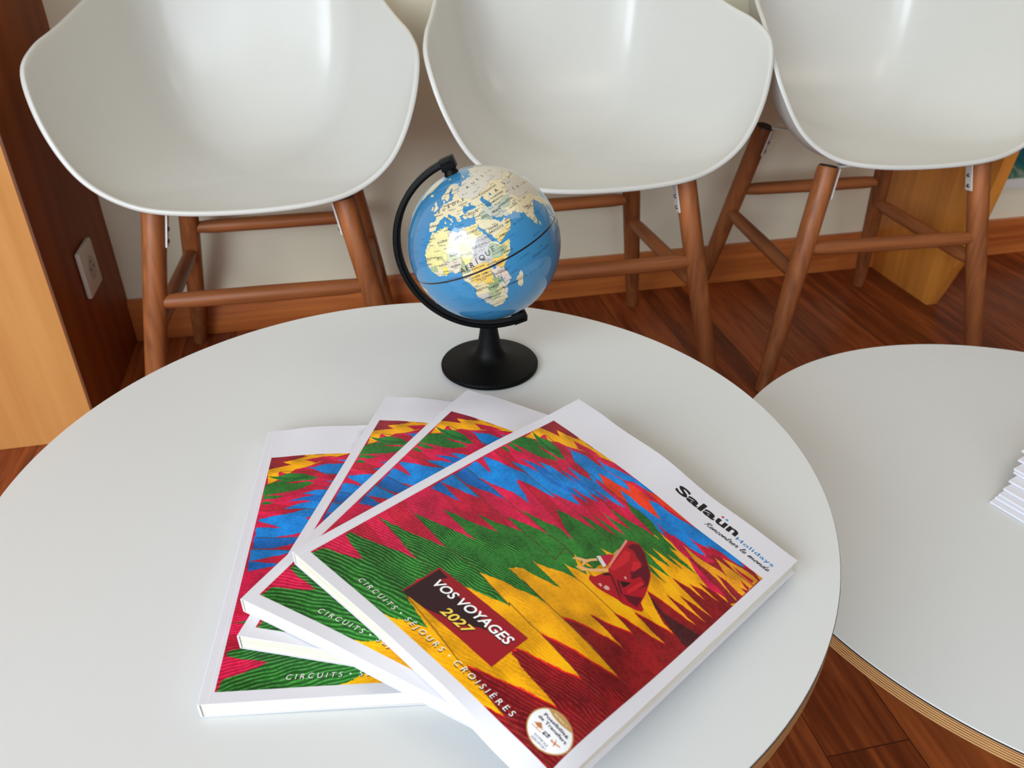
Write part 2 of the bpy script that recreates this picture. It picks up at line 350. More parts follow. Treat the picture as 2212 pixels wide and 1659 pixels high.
# ---- cover of the travel brochure, 210 x 275 mm, K pixels per mm
K = 6
ART = {"ART":[["dark",[[56,1593],[57,1726],[354,1757],[728,1731],[615,1687],[458,1667],[265,1629],[162,1615]]],["yel",[[94,1468],[70,1603],[154,1620],[255,1638],[323,1652],[436,1635],[358,1602],[276,1585],[234,1546],[162,1579],[155,1564],[174,1508],[131,1480]]],["yel",[[175,1667],[263,1681],[374,1710],[472,1727],[711,1724],[612,1698],[506,1668],[439,1632],[358,1637],[254,1631]]],["yel",[[324,1709],[400,1754],[504,1736],[569,1737],[699,1736],[629,1719],[486,1715]]],["cr",[[339,1671],[482,1696],[588,1697],[433,1638]]],["dark",[[402,1715],[511,1737],[486,1715]]],["grn",[[75,1541],[151,1532],[236,1555],[350,1545],[466,1501],[392,1469],[287,1473],[182,1495]]],["grn",[[83,1456],[136,1483],[237,1499],[350,1490],[284,1475],[445,1459],[351,1408],[232,1369],[92,1363],[85,1395]]],["grn",[[77,1367],[81,1448],[197,1475],[328,1478],[397,1474],[423,1453],[373,1437],[272,1392],[164,1376]]],["grn",[[82,1332],[89,1368],[232,1353],[170,1332]]],["grn",[[92,1286],[94,1320],[172,1297],[141,1290]]],["cr",[[218,1467],[291,1477],[395,1480],[479,1486],[406,1471],[301,1461]]],["cr",[[92,1363],[207,1382],[306,1397],[228,1372],[122,1360]]],["dgr",[[110,1530],[237,1513],[350,1517],[434,1503],[329,1493],[222,1497]]],["blu",[[94,1168],[134,1172],[190,1188],[274,1196],[345,1213],[407,1231],[490,1228],[571,1225],[626,1222],[702,1217],[713,1208],[661,1198],[559,1186],[480,1173],[422,1158],[438,1140],[497,1122],[574,1099],[647,1063],[590,1067],[498,1066],[436,1049],[343,1028],[274,1024],[226,1014],[96,1016],[87,1099],[159,1094],[256,1088],[212,1106],[88,1150]]],["blu2",[[95,936],[91,1028],[226,1014],[367,1011],[455,1003],[533,993],[465,982],[391,970],[325,952],[240,933]]],["blu",[[91,843],[84,927],[111,934],[213,926],[301,916],[394,906],[349,890],[281,877],[202,863],[140,850]]],["blu2",[[97,772],[89,841],[149,835],[235,824],[331,812],[268,800],[185,789]]],["blu",[[245,1236],[336,1274],[435,1294],[566,1311],[707,1310],[860,1274],[778,1248],[646,1218],[562,1223],[404,1235]]],["blu2",[[269,1301],[351,1328],[463,1350],[600,1349],[715,1343],[889,1325],[782,1311],[623,1289],[495,1290],[378,1307]]],["blu",[[361,1360],[453,1391],[568,1390],[686,1396],[797,1392],[906,1382],[814,1350],[678,1349],[560,1343],[443,1353]]],["blu2",[[513,1409],[596,1420],[694,1430],[802,1437],[941,1432],[845,1404],[727,1394],[602,1402]]],["blu",[[523,1462],[640,1471],[739,1487],[847,1486],[930,1486],[1039,1481],[954,1455],[835,1442],[713,1427]]],["blu",[[479,1304],[627,1379],[810,1422],[869,1424],[785,1376],[651,1319]]],["blu",[[356,1596],[421,1598],[506,1625],[630,1622],[708,1624],[798,1634],[856,1645],[953,1614],[857,1593],[710,1571],[812,1523],[743,1519],[746,1481],[648,1520],[562,1526],[507,1531],[411,1586]]],["blu",[[648,1520],[743,1491],[870,1479],[752,1503]]],["blu",[[586,1662],[657,1656],[745,1685],[849,1712],[922,1716],[1005,1747],[1102,1764],[1229,1753],[1131,1732],[1014,1699],[910,1690],[838,1648],[698,1625]]],["blu2",[[756,1726],[844,1755],[951,1764],[1060,1768],[1208,1776],[1223,1744],[1036,1715],[922,1716]]],["org",[[704,1565],[791,1583],[862,1587],[949,1614],[1039,1636],[1133,1615],[1214,1606],[1274,1602],[1173,1573],[1033,1567],[1011,1523],[960,1515],[822,1517]]],["org",[[869,1648],[931,1654],[1034,1641],[1099,1665],[1181,1679],[1133,1615],[991,1609]]],["blu",[[898,1568],[986,1577],[1065,1572],[1168,1578],[1292,1598],[1426,1603],[1506,1598],[1400,1556],[1309,1541],[1227,1553],[1343,1515],[1303,1509],[1216,1491],[1095,1504],[997,1529]]],["org",[[866,1660],[943,1666],[1056,1666],[1200,1607],[1264,1607],[1163,1593],[1040,1584],[962,1603]]],["org",[[990,1695],[1086,1728],[1170,1732],[1216,1761],[1319,1759],[1413,1756],[1504,1721],[1448,1723],[1360,1712],[1258,1700],[1162,1686],[1073,1687]]],["blu",[[1072,1650],[1136,1675],[1223,1675],[1294,1691],[1376,1710],[1448,1723],[1544,1730],[1638,1736],[1705,1734],[1839,1701],[1741,1688],[1646,1686],[1539,1663],[1585,1656],[1493,1630],[1433,1629],[1506,1615],[1601,1592],[1515,1565],[1403,1569],[1322,1567],[1207,1599],[1133,1624]]],["blu",[[1423,1752],[1476,1755],[1557,1755],[1626,1752],[1699,1721],[1617,1722],[1518,1721]]],["yel",[[731,55],[799,493],[1131,977],[1189,1136],[1307,1321],[1294,1505],[1391,1507],[1513,1495],[1541,1497],[1637,1456],[1760,1420],[1899,1444],[1966,1456],[1974,664],[1987,24],[1463,-22]]],["dark",[[1447,1553],[1499,1557],[1539,1568],[1599,1586],[1618,1622],[1649,1643],[1706,1664],[1817,1706],[1929,1739],[1939,1705],[1931,1454],[1912,1420],[1847,1452],[1662,1480],[1535,1503],[1575,1514]]],["cr",[[1293,1505],[1345,1511],[1370,1564],[1449,1556],[1577,1582],[1679,1606],[1637,1557],[1574,1557],[1536,1542],[1515,1516],[1426,1525],[1351,1511]]],["ora",[[1454,1551],[1505,1550],[1580,1549],[1648,1555],[1730,1572],[1821,1564],[1876,1565],[1928,1556],[1926,1521],[1867,1515],[1776,1513],[1723,1521],[1635,1512],[1575,1514]]],["ora",[[1644,1626],[1697,1626],[1735,1626],[1826,1631],[1873,1630],[1928,1630],[1930,1578],[1878,1561],[1808,1563],[1768,1572]]],["ora",[[1680,1656],[1746,1674],[1807,1687],[1873,1693],[1926,1684],[1928,1637],[1870,1634],[1775,1636]]],["ora",[[1845,1728],[1885,1728],[1930,1733],[1930,1698]]],["ora",[[1656,1516],[1722,1534],[1812,1527],[1888,1511],[1929,1468],[1843,1487],[1753,1507]]],["dark",[[1729,1535],[1804,1538],[1877,1526],[1931,1523],[1930,1479],[1866,1487]]],["dark",[[1844,1607],[1921,1602],[1930,1578]]],["cr",[[1760,1655],[1851,1660],[1909,1663],[1912,1640],[1828,1641]]],["grn",[[91,35],[98,118],[277,175],[336,206],[90,244],[85,273],[177,292],[265,313],[372,341],[428,360],[544,384],[92,443],[166,449],[314,473],[448,503],[590,533],[216,583],[332,608],[448,630],[558,654],[667,669],[317,708],[395,727],[519,745],[627,771],[708,791],[504,809],[607,830],[714,857],[803,886],[645,904],[712,923],[818,949],[926,972],[644,995],[771,1012],[844,1026],[894,1051],[1052,1043],[946,1075],[790,1145],[897,1169],[989,1183],[1071,1205],[906,1212],[985,1238],[1079,1250],[1179,1270],[960,1276],[1065,1290],[1203,1318],[979,1338],[1082,1350],[1190,1379],[980,1395],[1117,1421],[1203,1442],[1344,1463],[1208,1493],[1006,1524],[1069,1526],[1145,1530],[1232,1524],[1294,1508],[1425,1469],[1508,1455],[1563,1458],[1659,1446],[1527,1434],[1444,1419],[1578,1412],[1445,1389],[1357,1375],[1529,1364],[1370,1326],[1324,1326],[1573,1307],[1428,1271],[1581,1253],[1470,1241],[1311,1200],[1281,1156],[1190,1124],[1257,1121],[1284,1007],[1283,931],[1284,967],[1236,914],[1131,977],[1234,956],[1291,919],[1241,909],[1162,884],[1279,859],[1210,840],[1139,811],[1060,780],[1018,777],[1105,767],[1277,751],[1240,744],[1157,724],[1033,702],[999,689],[976,655],[1134,647],[1306,626],[1232,618],[1116,591],[1033,578],[957,558],[881,537],[1043,510],[1185,491],[1110,474],[1033,456],[935,434],[781,391],[673,299],[746,194],[991,145],[892,112],[819,76],[731,55],[431,33]]],["yel",[[1213,974],[1240,986],[1274,987],[1242,966]]],["grn",[[1009,1522],[1067,1528],[1148,1534],[1228,1528],[1303,1503],[1366,1492],[1470,1490],[1434,1473],[1362,1468],[1288,1464],[1171,1476],[1086,1486]]],["red",[[1495,56],[1543,71],[1624,84],[1291,135],[1354,157],[1433,178],[1541,211],[1619,236],[1686,248],[1758,271],[1383,317],[1396,349],[1458,367],[1547,385],[1624,411],[1689,432],[1727,455],[1415,485],[1486,501],[1551,523],[1636,546],[1725,565],[1834,618],[1415,623],[1476,658],[1542,685],[1622,713],[1686,742],[1746,751],[1489,750],[1560,776],[1619,812],[1686,862],[1548,865],[1608,895],[1692,912],[1783,936],[1847,956],[1609,966],[1668,991],[1739,1013],[1800,1033],[1835,1038],[1732,1051],[1551,1126],[1621,1145],[1705,1156],[1789,1162],[1876,1168],[1637,1198],[1724,1214],[1789,1218],[1902,1220],[1685,1254],[1790,1270],[1911,1275],[1578,1314],[1668,1335],[1808,1339],[1668,1360],[1745,1384],[1883,1388],[1695,1406],[1802,1428],[1931,1423],[1983,1523],[2016,-5],[1506,20]]],["drk",[[1505,51],[1553,67],[1634,79],[1303,129],[1365,151],[1444,173],[1552,205],[1630,231],[1697,242],[1768,266],[1395,311],[1408,343],[1470,361],[1559,379],[1635,405],[1700,426],[1737,450],[1428,478],[1499,494],[1563,516],[1647,539],[1735,559],[1844,612],[1428,616],[1488,651],[1554,677],[1629,711],[1694,739],[1753,749],[1497,747],[1568,773],[1627,809],[1694,859],[1556,862],[1616,892],[1700,909],[1791,932],[1855,952],[1617,963],[1676,988],[1747,1009],[1808,1029],[1843,1034],[1740,1047],[1560,1123],[1630,1142],[1713,1152],[1798,1158],[1878,1167],[1640,1197],[1727,1212],[1792,1217],[1905,1219],[1688,1253],[1793,1269],[1914,1273],[1581,1312],[1671,1333],[1811,1337],[1671,1358],[1748,1382],[1885,1386],[1698,1405],[1805,1426],[1934,1422],[1983,1523],[2016,-5],[1506,20]]],["vdk",[[1567,1117],[1681,1078],[1827,1039],[1925,1019],[1936,1048],[1927,1156],[1828,1118],[1713,1094]]],["drk",[[1589,1129],[1669,1144],[1796,1156],[1915,1172],[1928,1133],[1811,1111],[1681,1105]]]],"SEAM":[[[-250,454],[103,439],[462,403],[684,382],[743,197],[1008,163],[1235,127],[1529,94],[1734,76],[1961,71]],[[48,606],[259,576],[585,538],[785,540],[887,531],[1175,493],[1160,503],[1324,485],[1424,480],[1568,466],[1659,460],[1763,457],[1885,468]],[[98,930],[218,922],[386,907],[574,894],[655,893],[802,887],[1101,869],[1063,972],[1294,944],[1368,933]],[[99,1019],[223,1012],[409,1002],[639,982],[779,982],[941,972],[1007,976],[1126,971]],[[1085,649],[1304,627],[1426,620],[1653,611],[1834,616],[1883,621]],[[1279,860],[1320,863],[1455,861],[1555,864],[1681,865],[1753,864]],[[98,1236],[249,1238],[407,1231],[566,1219],[689,1215],[901,1216],[1060,1217],[1241,1223]],[[731,1399],[917,1404],[1126,1414],[1240,1405],[1438,1412],[1565,1408]],[[169,1580],[421,1556],[625,1519],[848,1514],[1030,1512],[1109,1535]]],"BOX":[[687,205],[693,426],[1397,420],[1389,204]],"BOXD":[[697,206],[705,414],[790,405],[768,373],[874,363],[995,358],[1112,353],[1218,320],[1178,309],[1095,262],[1019,246],[929,221],[849,205],[774,203]],"WOM":[["wr",[[1224,1295],[1243,1299],[1258,1321],[1293,1334],[1330,1328],[1381,1302],[1433,1265],[1478,1237],[1507,1206],[1542,1147],[1571,1088],[1589,1038],[1627,1017],[1632,1000],[1607,979],[1539,944],[1504,939],[1434,914],[1391,903],[1354,903],[1320,908],[1300,933],[1325,948],[1333,994],[1345,1032],[1318,1063],[1286,1131],[1256,1213]]],["wp",[[1233,1083],[1254,1136],[1274,1151],[1296,1103],[1309,1064],[1310,1037],[1286,1044]]],["ws",[[1148,947],[1167,976],[1205,998],[1215,1021],[1233,1050],[1251,1045],[1231,1009],[1224,979],[1232,955],[1226,947],[1205,973],[1177,958],[1158,944]]],["ww",[[1220,1061],[1232,1082],[1305,1058],[1305,1034]]],["wg",[[1262,1155],[1255,1188],[1256,1213],[1270,1181],[1276,1153]]],["ws",[[1206,919],[1234,945],[1261,961],[1280,983],[1325,1052],[1346,1034],[1313,993],[1286,957],[1246,914],[1247,933],[1220,914]]],["wd",[[1273,1305],[1301,1331],[1366,1309],[1444,1254],[1490,1222],[1533,1153],[1515,1064],[1508,1094],[1512,1153],[1467,1164],[1456,1105],[1415,1139],[1422,1185],[1415,1238],[1364,1247],[1318,1267],[1268,1260]]],["wk",[[1424,1042],[1470,1086],[1470,1046],[1468,1022]]],["wd",[[1500,993],[1532,1025],[1572,1070],[1598,997],[1547,983]]],["wk",[[1333,994],[1348,1030],[1383,1033],[1367,1023],[1350,998]]],["wd",[[1364,1026],[1388,1027],[1486,977],[1530,949],[1461,978]]],["wd",[[1409,1032],[1423,1039],[1518,975],[1476,988]]],["wh",[[1330,1060],[1303,1157],[1283,1230],[1313,1245],[1354,1189],[1356,1120],[1355,1061]]],["wh",[[1368,1210],[1393,1234],[1423,1221],[1424,1152],[1406,1153]]],["wh",[[1492,1067],[1493,1137],[1517,1147],[1518,1083],[1512,1019],[1491,1025]]],["wl",[[1224,1295],[1242,1294],[1276,1198],[1309,1107],[1329,1057],[1323,1056],[1286,1131],[1256,1213]]],["wt",[[1406,932],[1402,954],[1420,961],[1439,950],[1427,933]]],["wt",[[1371,927],[1377,942],[1395,936],[1395,923]]],["wt",[[1417,1082],[1421,1093],[1439,1085],[1433,1076]]],["wt",[[1291,989],[1297,1004],[1313,993],[1304,980]]]]}
CC = dict(dgr=(20, 84, 36), cr=(184, 20, 54), dark=(138, 26, 40), yel=(236, 164, 12), ora=(226, 150, 30), grn=(36, 104, 38), blu=(14, 120, 202), blu2=(12, 98, 182), org=(222, 54, 30),
 red=(206, 28, 30), drk=(128, 18, 26), vdk=(66, 20, 28), wr=(176, 22, 40), wp=(190, 32, 66), ws=(236, 180, 116), ww=(226, 220, 214), wg=(190, 160, 90), wd=(98, 18, 34), wk=(46, 18, 18), wh=(206, 36, 48), wl=(226, 140, 132), wt=(216, 178, 166))
def paint_cover():
    Wp, Hp = 210*K, 275*K
    art = np.zeros((Hp, Wp, 3)); art[:] = CC['cr']
    cvt = lambda pts: [(u/2000*Wp, v/2000*Hp) for u, v in pts]
    for c, pts in ART['ART']: fill(art, cvt(pts), CC[c])
    # hand-painted look: wobbling borders, painted grooves along each plank
    Y, X = np.mgrid[0:Hp, 0:Wp]
    n1 = vnoise(Hp, Wp, 26, 1); n2 = vnoise(Hp, Wp, 9, 2); n3 = vnoise(Hp, Wp, 60, 3); n4 = vnoise(Hp, Wp, 4, 4)
    tp = 1-.6*Y/Hp; dx = (((n1-.5)*10+(n2-.5)*5)*tp).astype(int); dy = (((np.roll(n1, 37, 0)-.5)*9+(n4-.5)*4)*tp).astype(int)
    art = art[np.clip(Y+dy, 0, Hp-1), np.clip(X+dx, 0, Wp-1)]
    v = Y/Hp; u = X/Wp; ang = np.radians(17-14*v); per = K*(3.1-2.1*np.clip(v*1.25-.05*u, 0, 1))
    s = (-X*np.sin(ang)+Y*np.cos(ang)+(n3-.5)*24+(n1-.5)*4); ph = s/per
    g = np.sin(2*np.pi*ph); fine = np.sin(2*np.pi*ph*2.7+n2*3)
    isg = (art[..., 1] > art[..., 0]+10) & (art[..., 2] < 90); isy = (art[..., 0] > 200) & (art[..., 1] > 120)
    amp = np.where(isg, .38, np.where(isy, .05, .17))
    shade = 1+amp*g*.8+.05*fine*np.where(isy, .5, 1)+(n3-.5)*.30+(n2-.5)*.12
    isr = (art[..., 0] > 165) & (art[..., 0] < 200) & (art[..., 1] < 40)
    a2 = np.radians(-7-22*v); st_ = np.floor((-X*np.sin(a2)+Y*np.cos(a2))/(K*(19-9*v))+np.floor(n3*.0)); tone = (np.sin(st_*12.9898)*43758.5453) % 1.0
    mixr = (isr & (tone > .45))[..., None]; art = np.where(mixr, art*.55+np.array([212, 22, 84])*.45, art)
    shade = shade*(1+(tone-.5)*.16)
    art = art*shade[..., None]
    hl = np.clip((g-.86)/.14, 0, 1)*(n2 > .35)*np.where(isy, 0, np.where(isg, .42, .26))
    art = art*(1-hl[..., None])+(art*.5+np.array([165, 165, 130]))*hl[..., None]
    dk = isy & (np.sin(2*np.pi*ph*1.3) > .965) & (n2 > .58); art[dk] *= .72
    for sline in ART['SEAM']:
        stroke(art, cvt(sline), 2.2, (110, 78, 40), .55); stroke(art, cvt(sline), .8, (46, 26, 14), .6)
    for c, pts in ART['WOM']: fill(art, cvt(pts), np.array(CC[c]))
    # title block
    fill(art, cvt(ART['BOX']), (150, 28, 38)); b = cvt(ART['BOXD']); fill(art, b, (46, 26, 32))
    for q in range(9):
        p = cvt(ART['BOX']); a, d = np.array(p[0]), np.array(p[1]); e = np.array(p[3])-a; f = np.array(p[2])-np.array(p[1])
        stroke(art, [a+(d-a)*(q/9+.05)+e*.03, a+(d-a)*(q/9+.02)+e*.25, a+(d-a)*(q/9)+e*.45], 1.2, (96, 24, 34), .5, True)
    P = lambda x: x*K
    for (s, x, y, wd, cap, col, bd, sh, sp) in (('VOS VOYAGES', 80.5, 44.9, 62.0, 6.9, (252, 252, 252), .022, .22, 1.0), ('2027', 99.3, 33.3, 23.5, 6.6, (250, 214, 84), .022, .22, 1.02),
        ('CIRCUITS', 47.8, 13.9, 33.0, 3.9, (248, 248, 244), .003, .18, 1.6), ('SÉJOURS', 90.2, 13.9, 30.4, 3.9, (248, 248, 244), .003, .18, 1.6), ('CROISIÈRES', 130.0, 13.9, 42.8, 3.9, (248, 248, 244), .003, .18, 1.6)):
        put_text(art, s, P(x)+3, P(y)-4, P(wd), P(cap), (38, 22, 22), bd+.004, sh, sp)
        put_text(art, s, P(x), P(y), P(wd), P(cap), col, bd, sh, sp)
    for x in (85.2, 125.2): stroke(art, [(P(x), P(15.8))]*2, 3.6, (248, 248, 244))
    # badge
    cx, cy, R = P(190.4), P(23.7), P(12.3); ci = lambda r, a0=0, a1=2*math.pi, n=60: [(cx+r*math.cos(a0+(a1-a0)*i/n), cy+r*math.sin(a0+(a1-a0)*i/n)) for i in range(n+1)]
    gold = (190, 150, 92); fill(art, ci(R), gold); fill(art, ci(R*.94), (240, 240, 243))
    a0, a1 = math.radians(46), math.radians(134)
    fill(art, ci(R*.98, a0, a1)+[(cx-R*.68+i*R*1.36/12, cy+R*(.72-.17*math.sin(math.pi*i/12))) for i in range(13)], gold)
    put_text(art, 'Service +', cx, cy+R*.70, P(8.2), P(1.15), (250, 246, 236), .01, align='C', ss=3)
    put_text(art, 'Possibilité', cx+P(.4), P(27.5), P(15.4), P(2.0), (34, 36, 46), .02, align='C', ss=3)
    put_text(art, 'de Transfert', cx+P(.4), P(24.4), P(18.0), P(2.0), (34, 36, 46), .02, align='C', ss=3)
    put_text(art, 'DOMICILE', cx+P(.2), P(15.4), P(8.4), P(1.45), (60, 60, 70), 0, align='C', ss=3)
    put_text(art, 'AÉROPORT', cx+P(.1), P(13.3), P(9.6), P(1.45), (60, 60, 70), 0, align='C', ss=3)
    cop = (200, 132, 92); hx, hy = P(185.2), P(20.6)
    stroke(art, [(hx-16, hy), (hx, hy+14), (hx+16, hy)], 1.7, cop); fill(art, [(hx-10, hy+4), (hx, hy+13), (hx+10, hy+4), (hx+10, hy-3), (hx-10, hy-3)], (176, 118, 72)); stroke(art, [(hx-18, hy-10), (hx+18, hy-10)], 1.2, cop); stroke(art, [(hx, hy-3), (hx, hy-10)], 1.4, cop)
    ax, ay = P(190.7), P(20.3)
    for d in (1, -1): stroke(art, [(ax-9*d, ay+4*d), (ax+9*d, ay+4*d)], 1.6, (40, 42, 52)); fill(art, [(ax+5*d, ay+10*d), (ax+13*d, ay+4*d), (ax+5*d, ay-2*d)], (40, 42, 52))
    px_, py_ = P(196.4), P(20.4)
    stroke(art, [(px_-13, py_-4), (px_+14, py_+4)], 2.2, cop); fill(art, [(px_+2, py_+3), (px_-7, py_+14), (px_-3, py_)], cop); fill(art, [(px_+3, py_+1), (px_+1, py_-13), (px_-4, py_-3)], cop); fill(art, [(px_-13, py_-4), (px_-16, py_+5), (px_-8, py_-2)], cop)
    # white cover with the picture set in
    img = np.zeros((Hp, Wp, 3)); img[:] = (220, 219, 227)
    x0, x1, y0, y1 = int(.038*Wp), int(.967*Wp), int(.0295*Hp), int(.860*Hp)
    img[y0:y1, x0:x1] = np.clip(art[y0:y1, x0:x1], 0, 255)
    put_text(img, 'Sala', P(116.8), P(254.6), P(35.2), P(9.2), (24, 22, 26), .034, 0, 1.02)
    put_text(img, 'un', P(152.8), P(254.6), P(17.9), P(9.2), (24, 22, 26), .034, 0, 1.02)
    for x, c in ((154.4, (190, 32, 92)), (157.9, (28, 136, 196))): fill(img, [(P(x)+P(1.15)*math.cos(a), P(264.0)+P(.95)*math.sin(a)) for a in np.linspace(0, 6.28, 24)], c)
    put_text(img, 'Holidays', P(172.0), P(252.3), P(30.0), P(3.9), (44, 112, 178), .010, 0, 1.08)
    G = {'R': (1.25, [[(.1, 0), (.38, 1.7)], [(0, 1.45), (.5, 1.85), (1.0, 1.6), (.8, 1.1), (.3, .9), (.75, .4), (1.0, 0), (1.2, .15)]]),
     'e': (.8, [[(0, .3), (.45, .5), (.6, .85), (.38, 1.0), (.15, .6), (.22, .1), (.5, 0), (.8, .3)]]), 'n': (.98, [[(0, .3), (.22, 1.0), (.16, 0), (.34, .65), (.62, 1.0), (.7, .6), (.68, .1), (.98, .3)]]),
     'c': (.72, [[(0, .3), (.2, .75), (.55, .9), (.35, 1.0), (.12, .6), (.2, .1), (.45, 0), (.72, .3)]]), 'o': (.88, [[(0, .3), (.45, 1), (.12, .6), (.25, .03), (.6, .25), (.64, .8), (.4, 1.0), (.6, .78), (.88, .7)]]),
     't': (.62, [[(0, .3), (.3, 1.1), (.4, 1.75)], [(.4, 1.75), (.2, .35), (.35, 0), (.62, .3)], [(.08, 1.15), (.6, 1.2)]]), 'r': (.78, [[(0, .3), (.22, 1.1), (.28, .92), (.55, .95), (.46, .35), (.52, 0), (.78, .3)]]),
     'l': (.55, [[(0, .3), (.36, 1.2), (.4, 1.8), (.2, 1.75), (.12, .7), (.24, .03), (.55, .3)]]), 'm': (1.45, [[(0, .3), (.22, 1.0), (.16, 0), (.34, .65), (.6, 1.0), (.62, 0), (.8, .65), (1.05, 1.0), (1.14, .6), (1.12, .1), (1.45, .3)]]),
     'd': (.98, [[(0, .3), (.2, .75), (.6, .9), (.4, 1.0), (.12, .6), (.2, .08), (.45, .1), (.66, .75)], [(.84, 1.9), (.64, .6), (.7, .05), (.98, .3)]]), ' ': (.7, [])}
    s = 'Rencontrer le monde'; tot = sum(G[c][0] for c in s); sc = P(52)/tot; x = P(149.8); sy = P(2.35)
    for c in s:
        for st in G[c][1]: stroke(img, [(x+(a+.28*b)*sc, P(245.4)+b*sy) for a, b in st], 1.45, (30, 28, 34), 1, True)
        x += G[c][0]*sc
    xs = int(P(5.4)); img[:, xs-1:xs+2] = np.minimum(255, img[:, xs-1:xs+2]+14); img[:, xs+2:xs+4] -= 12
    return to_image('brochure_cover_print', img)
M_cover = img_mat('printed_cover', paint_cover(), .38, .16)
M_cover.node_tree.nodes['Principled BSDF'].inputs['Coat Weight'].default_value = .08
M_cover.node_tree.nodes['Principled BSDF'].inputs['Coat Roughness'].default_value = .22

# ---- globe map (equirectangular), from coastline points lon,lat
def LL(s): v = [float(x) for x in s.split()]; return list(zip(v[::2], v[1::2]))
AFR = LL('-6 35.8 -2 35.1 3 36.9 7 37 10 37.3 11 36.8 10.5 35.3 10.2 34 12.5 32.8 15.2 32.3 16 31.3 19 30.3 20.2 31 20 32.5 23 32.7 25 31.6 29 31 31 31.5 32.3 31.2 34.3 31.3 33.8 29.5 32.6 29.9 33.5 27.8 35.5 24 35.6 22.8 37.2 21 37.4 18.7 39.5 15.5 41.2 14.6 43 12.7 43.3 11.5 44.8 10.4 48 11.2 51.2 11.8 50.8 9.4 48.5 5.2 46 2.5 42.5 -.8 40.2 -2.7 39 -5 39.5 -7 40.5 -10.7 40.6 -15 37 -17.7 34.8 -19.9 35.5 -23.5 32.8 -25.8 32.6 -28.5 30 -31.3 27 -33.6 22 -34.1 20 -34.8 18.4 -34.1 18.2 -31.8 16.4 -28.6 15 -26.5 14.6 -22.8 11.8 -17.8 13.7 -12 13.2 -8.8 12.2 -6 9.3 -2.3 9.3 .8 9.7 3.8 8.5 4.7 6 4.3 4 6.3 1 5.9 -2 4.8 -4.5 5.2 -7.6 4.4 -11.5 6.9 -13.3 9 -15 11 -16.8 13 -17.4 14.7 -16.3 17 -16.3 20 -17 21 -15.5 24.5 -13 27.8 -10 29.7 -9.7 31.5 -6.8 34')
EUR = LL('32.6 29.9 34.3 31.3 35.5 33.8 36 36.5 34 36.2 32.5 36.1 30.5 36.8 27.3 37 26.2 39.5 29 41 31.5 41.4 35 42 38 41 41.5 41.5 39 44 37.5 45.3 39 47 35 46.3 36.4 45.2 33.6 44.4 33 46 30.8 46.5 28.7 44.5 28 42.5 28.9 41.2 26.3 40.8 23.5 40.3 24 38 22.8 36.6 21.2 37.5 20 39.7 19.4 41.8 16 43.5 13.6 45.4 12.4 44.5 14 42.6 16 41.5 18.4 40 16.8 40.5 17 39 16 37.9 15.3 40 12.5 41.7 10.3 43.5 8.5 44.3 6 43.2 3.2 43 3 41.8 0 40 -.5 38 -2.3 36.8 -5.5 36 -8.9 37.2 -9.3 38.8 -8.8 43.2 -1.7 43.4 -1.2 45.8 -4.5 48.2 -1.5 48.7 1.5 50.2 4 51.6 5 53.3 8.5 53.8 8.3 57 10.5 57.5 10.5 54.3 14 54 18.5 54.7 21 55.5 21.5 57.5 24.3 57.3 23.5 59.2 29.5 60 23 59.9 21.5 61 21.5 63 25 65 22 65.8 17.5 62 17 60.5 18.5 59.8 16.5 57 14.3 55.5 12.8 55.6 11 59 8 58.1 5.3 59 5.2 62 10 64 14 67.5 19 70 25.5 71 31 70 41 66.8 34 66.6 38 64 42 66.4 44 68.2 54 68.5 60 69 68 68.8 67 71.5 72.7 72.8 73 68.5 75 72 81 73.5 87 75 104 77.7 113 74 127 73.5 140 72.5 160 70 180 69 180 65 177 62.5 163 60 163 56 157 51 156 57 163 61.5 155 59.5 143 59 136 54.5 141 52.5 140 48 135 43.5 130.5 42.3 127.5 39.7 129.4 37 129 35.2 126.5 34.5 126.5 37.5 125 39.7 121.5 39 121 40.8 118 39 122.4 37.2 119.3 35 121.8 31.5 121.5 28.5 118 24.5 114 22.4 110 20.5 108 21.6 105.8 19 109 13.5 109 11.5 106.7 10.4 105 8.7 105 10.3 102.5 12 101 13.4 100 13.3 99.3 10 100.5 7.2 103.3 4 104 1.4 101.5 2.7 100.3 6 98.3 8 98.6 12 97.7 16.3 95.3 15.8 94.3 18.5 92 21.5 90.5 22.7 87 21.5 85 19.7 82.3 16.7 80.2 15.5 80.2 13 79.8 10.3 78 8.9 77.5 8.1 76.3 10 74.8 13 73.3 17 72.8 20 72.6 21.5 70.8 20.8 69 22.3 67 24.8 61.6 25.1 57.3 25.7 56.5 27.1 54 26.6 51.5 27.8 50.2 30 48 30 48 28.5 50 26.7 50.2 25.6 51.2 26 51.5 24.5 54 24.2 56.2 26 56.5 24.3 59.8 22.5 57.8 19 55.2 17.4 52.2 15.6 48.7 14 45 12.8 43.4 12.7 42.8 15 42.3 17 39.2 21 38.3 24 35.5 27.5 35 29.4 34.3 27.8')
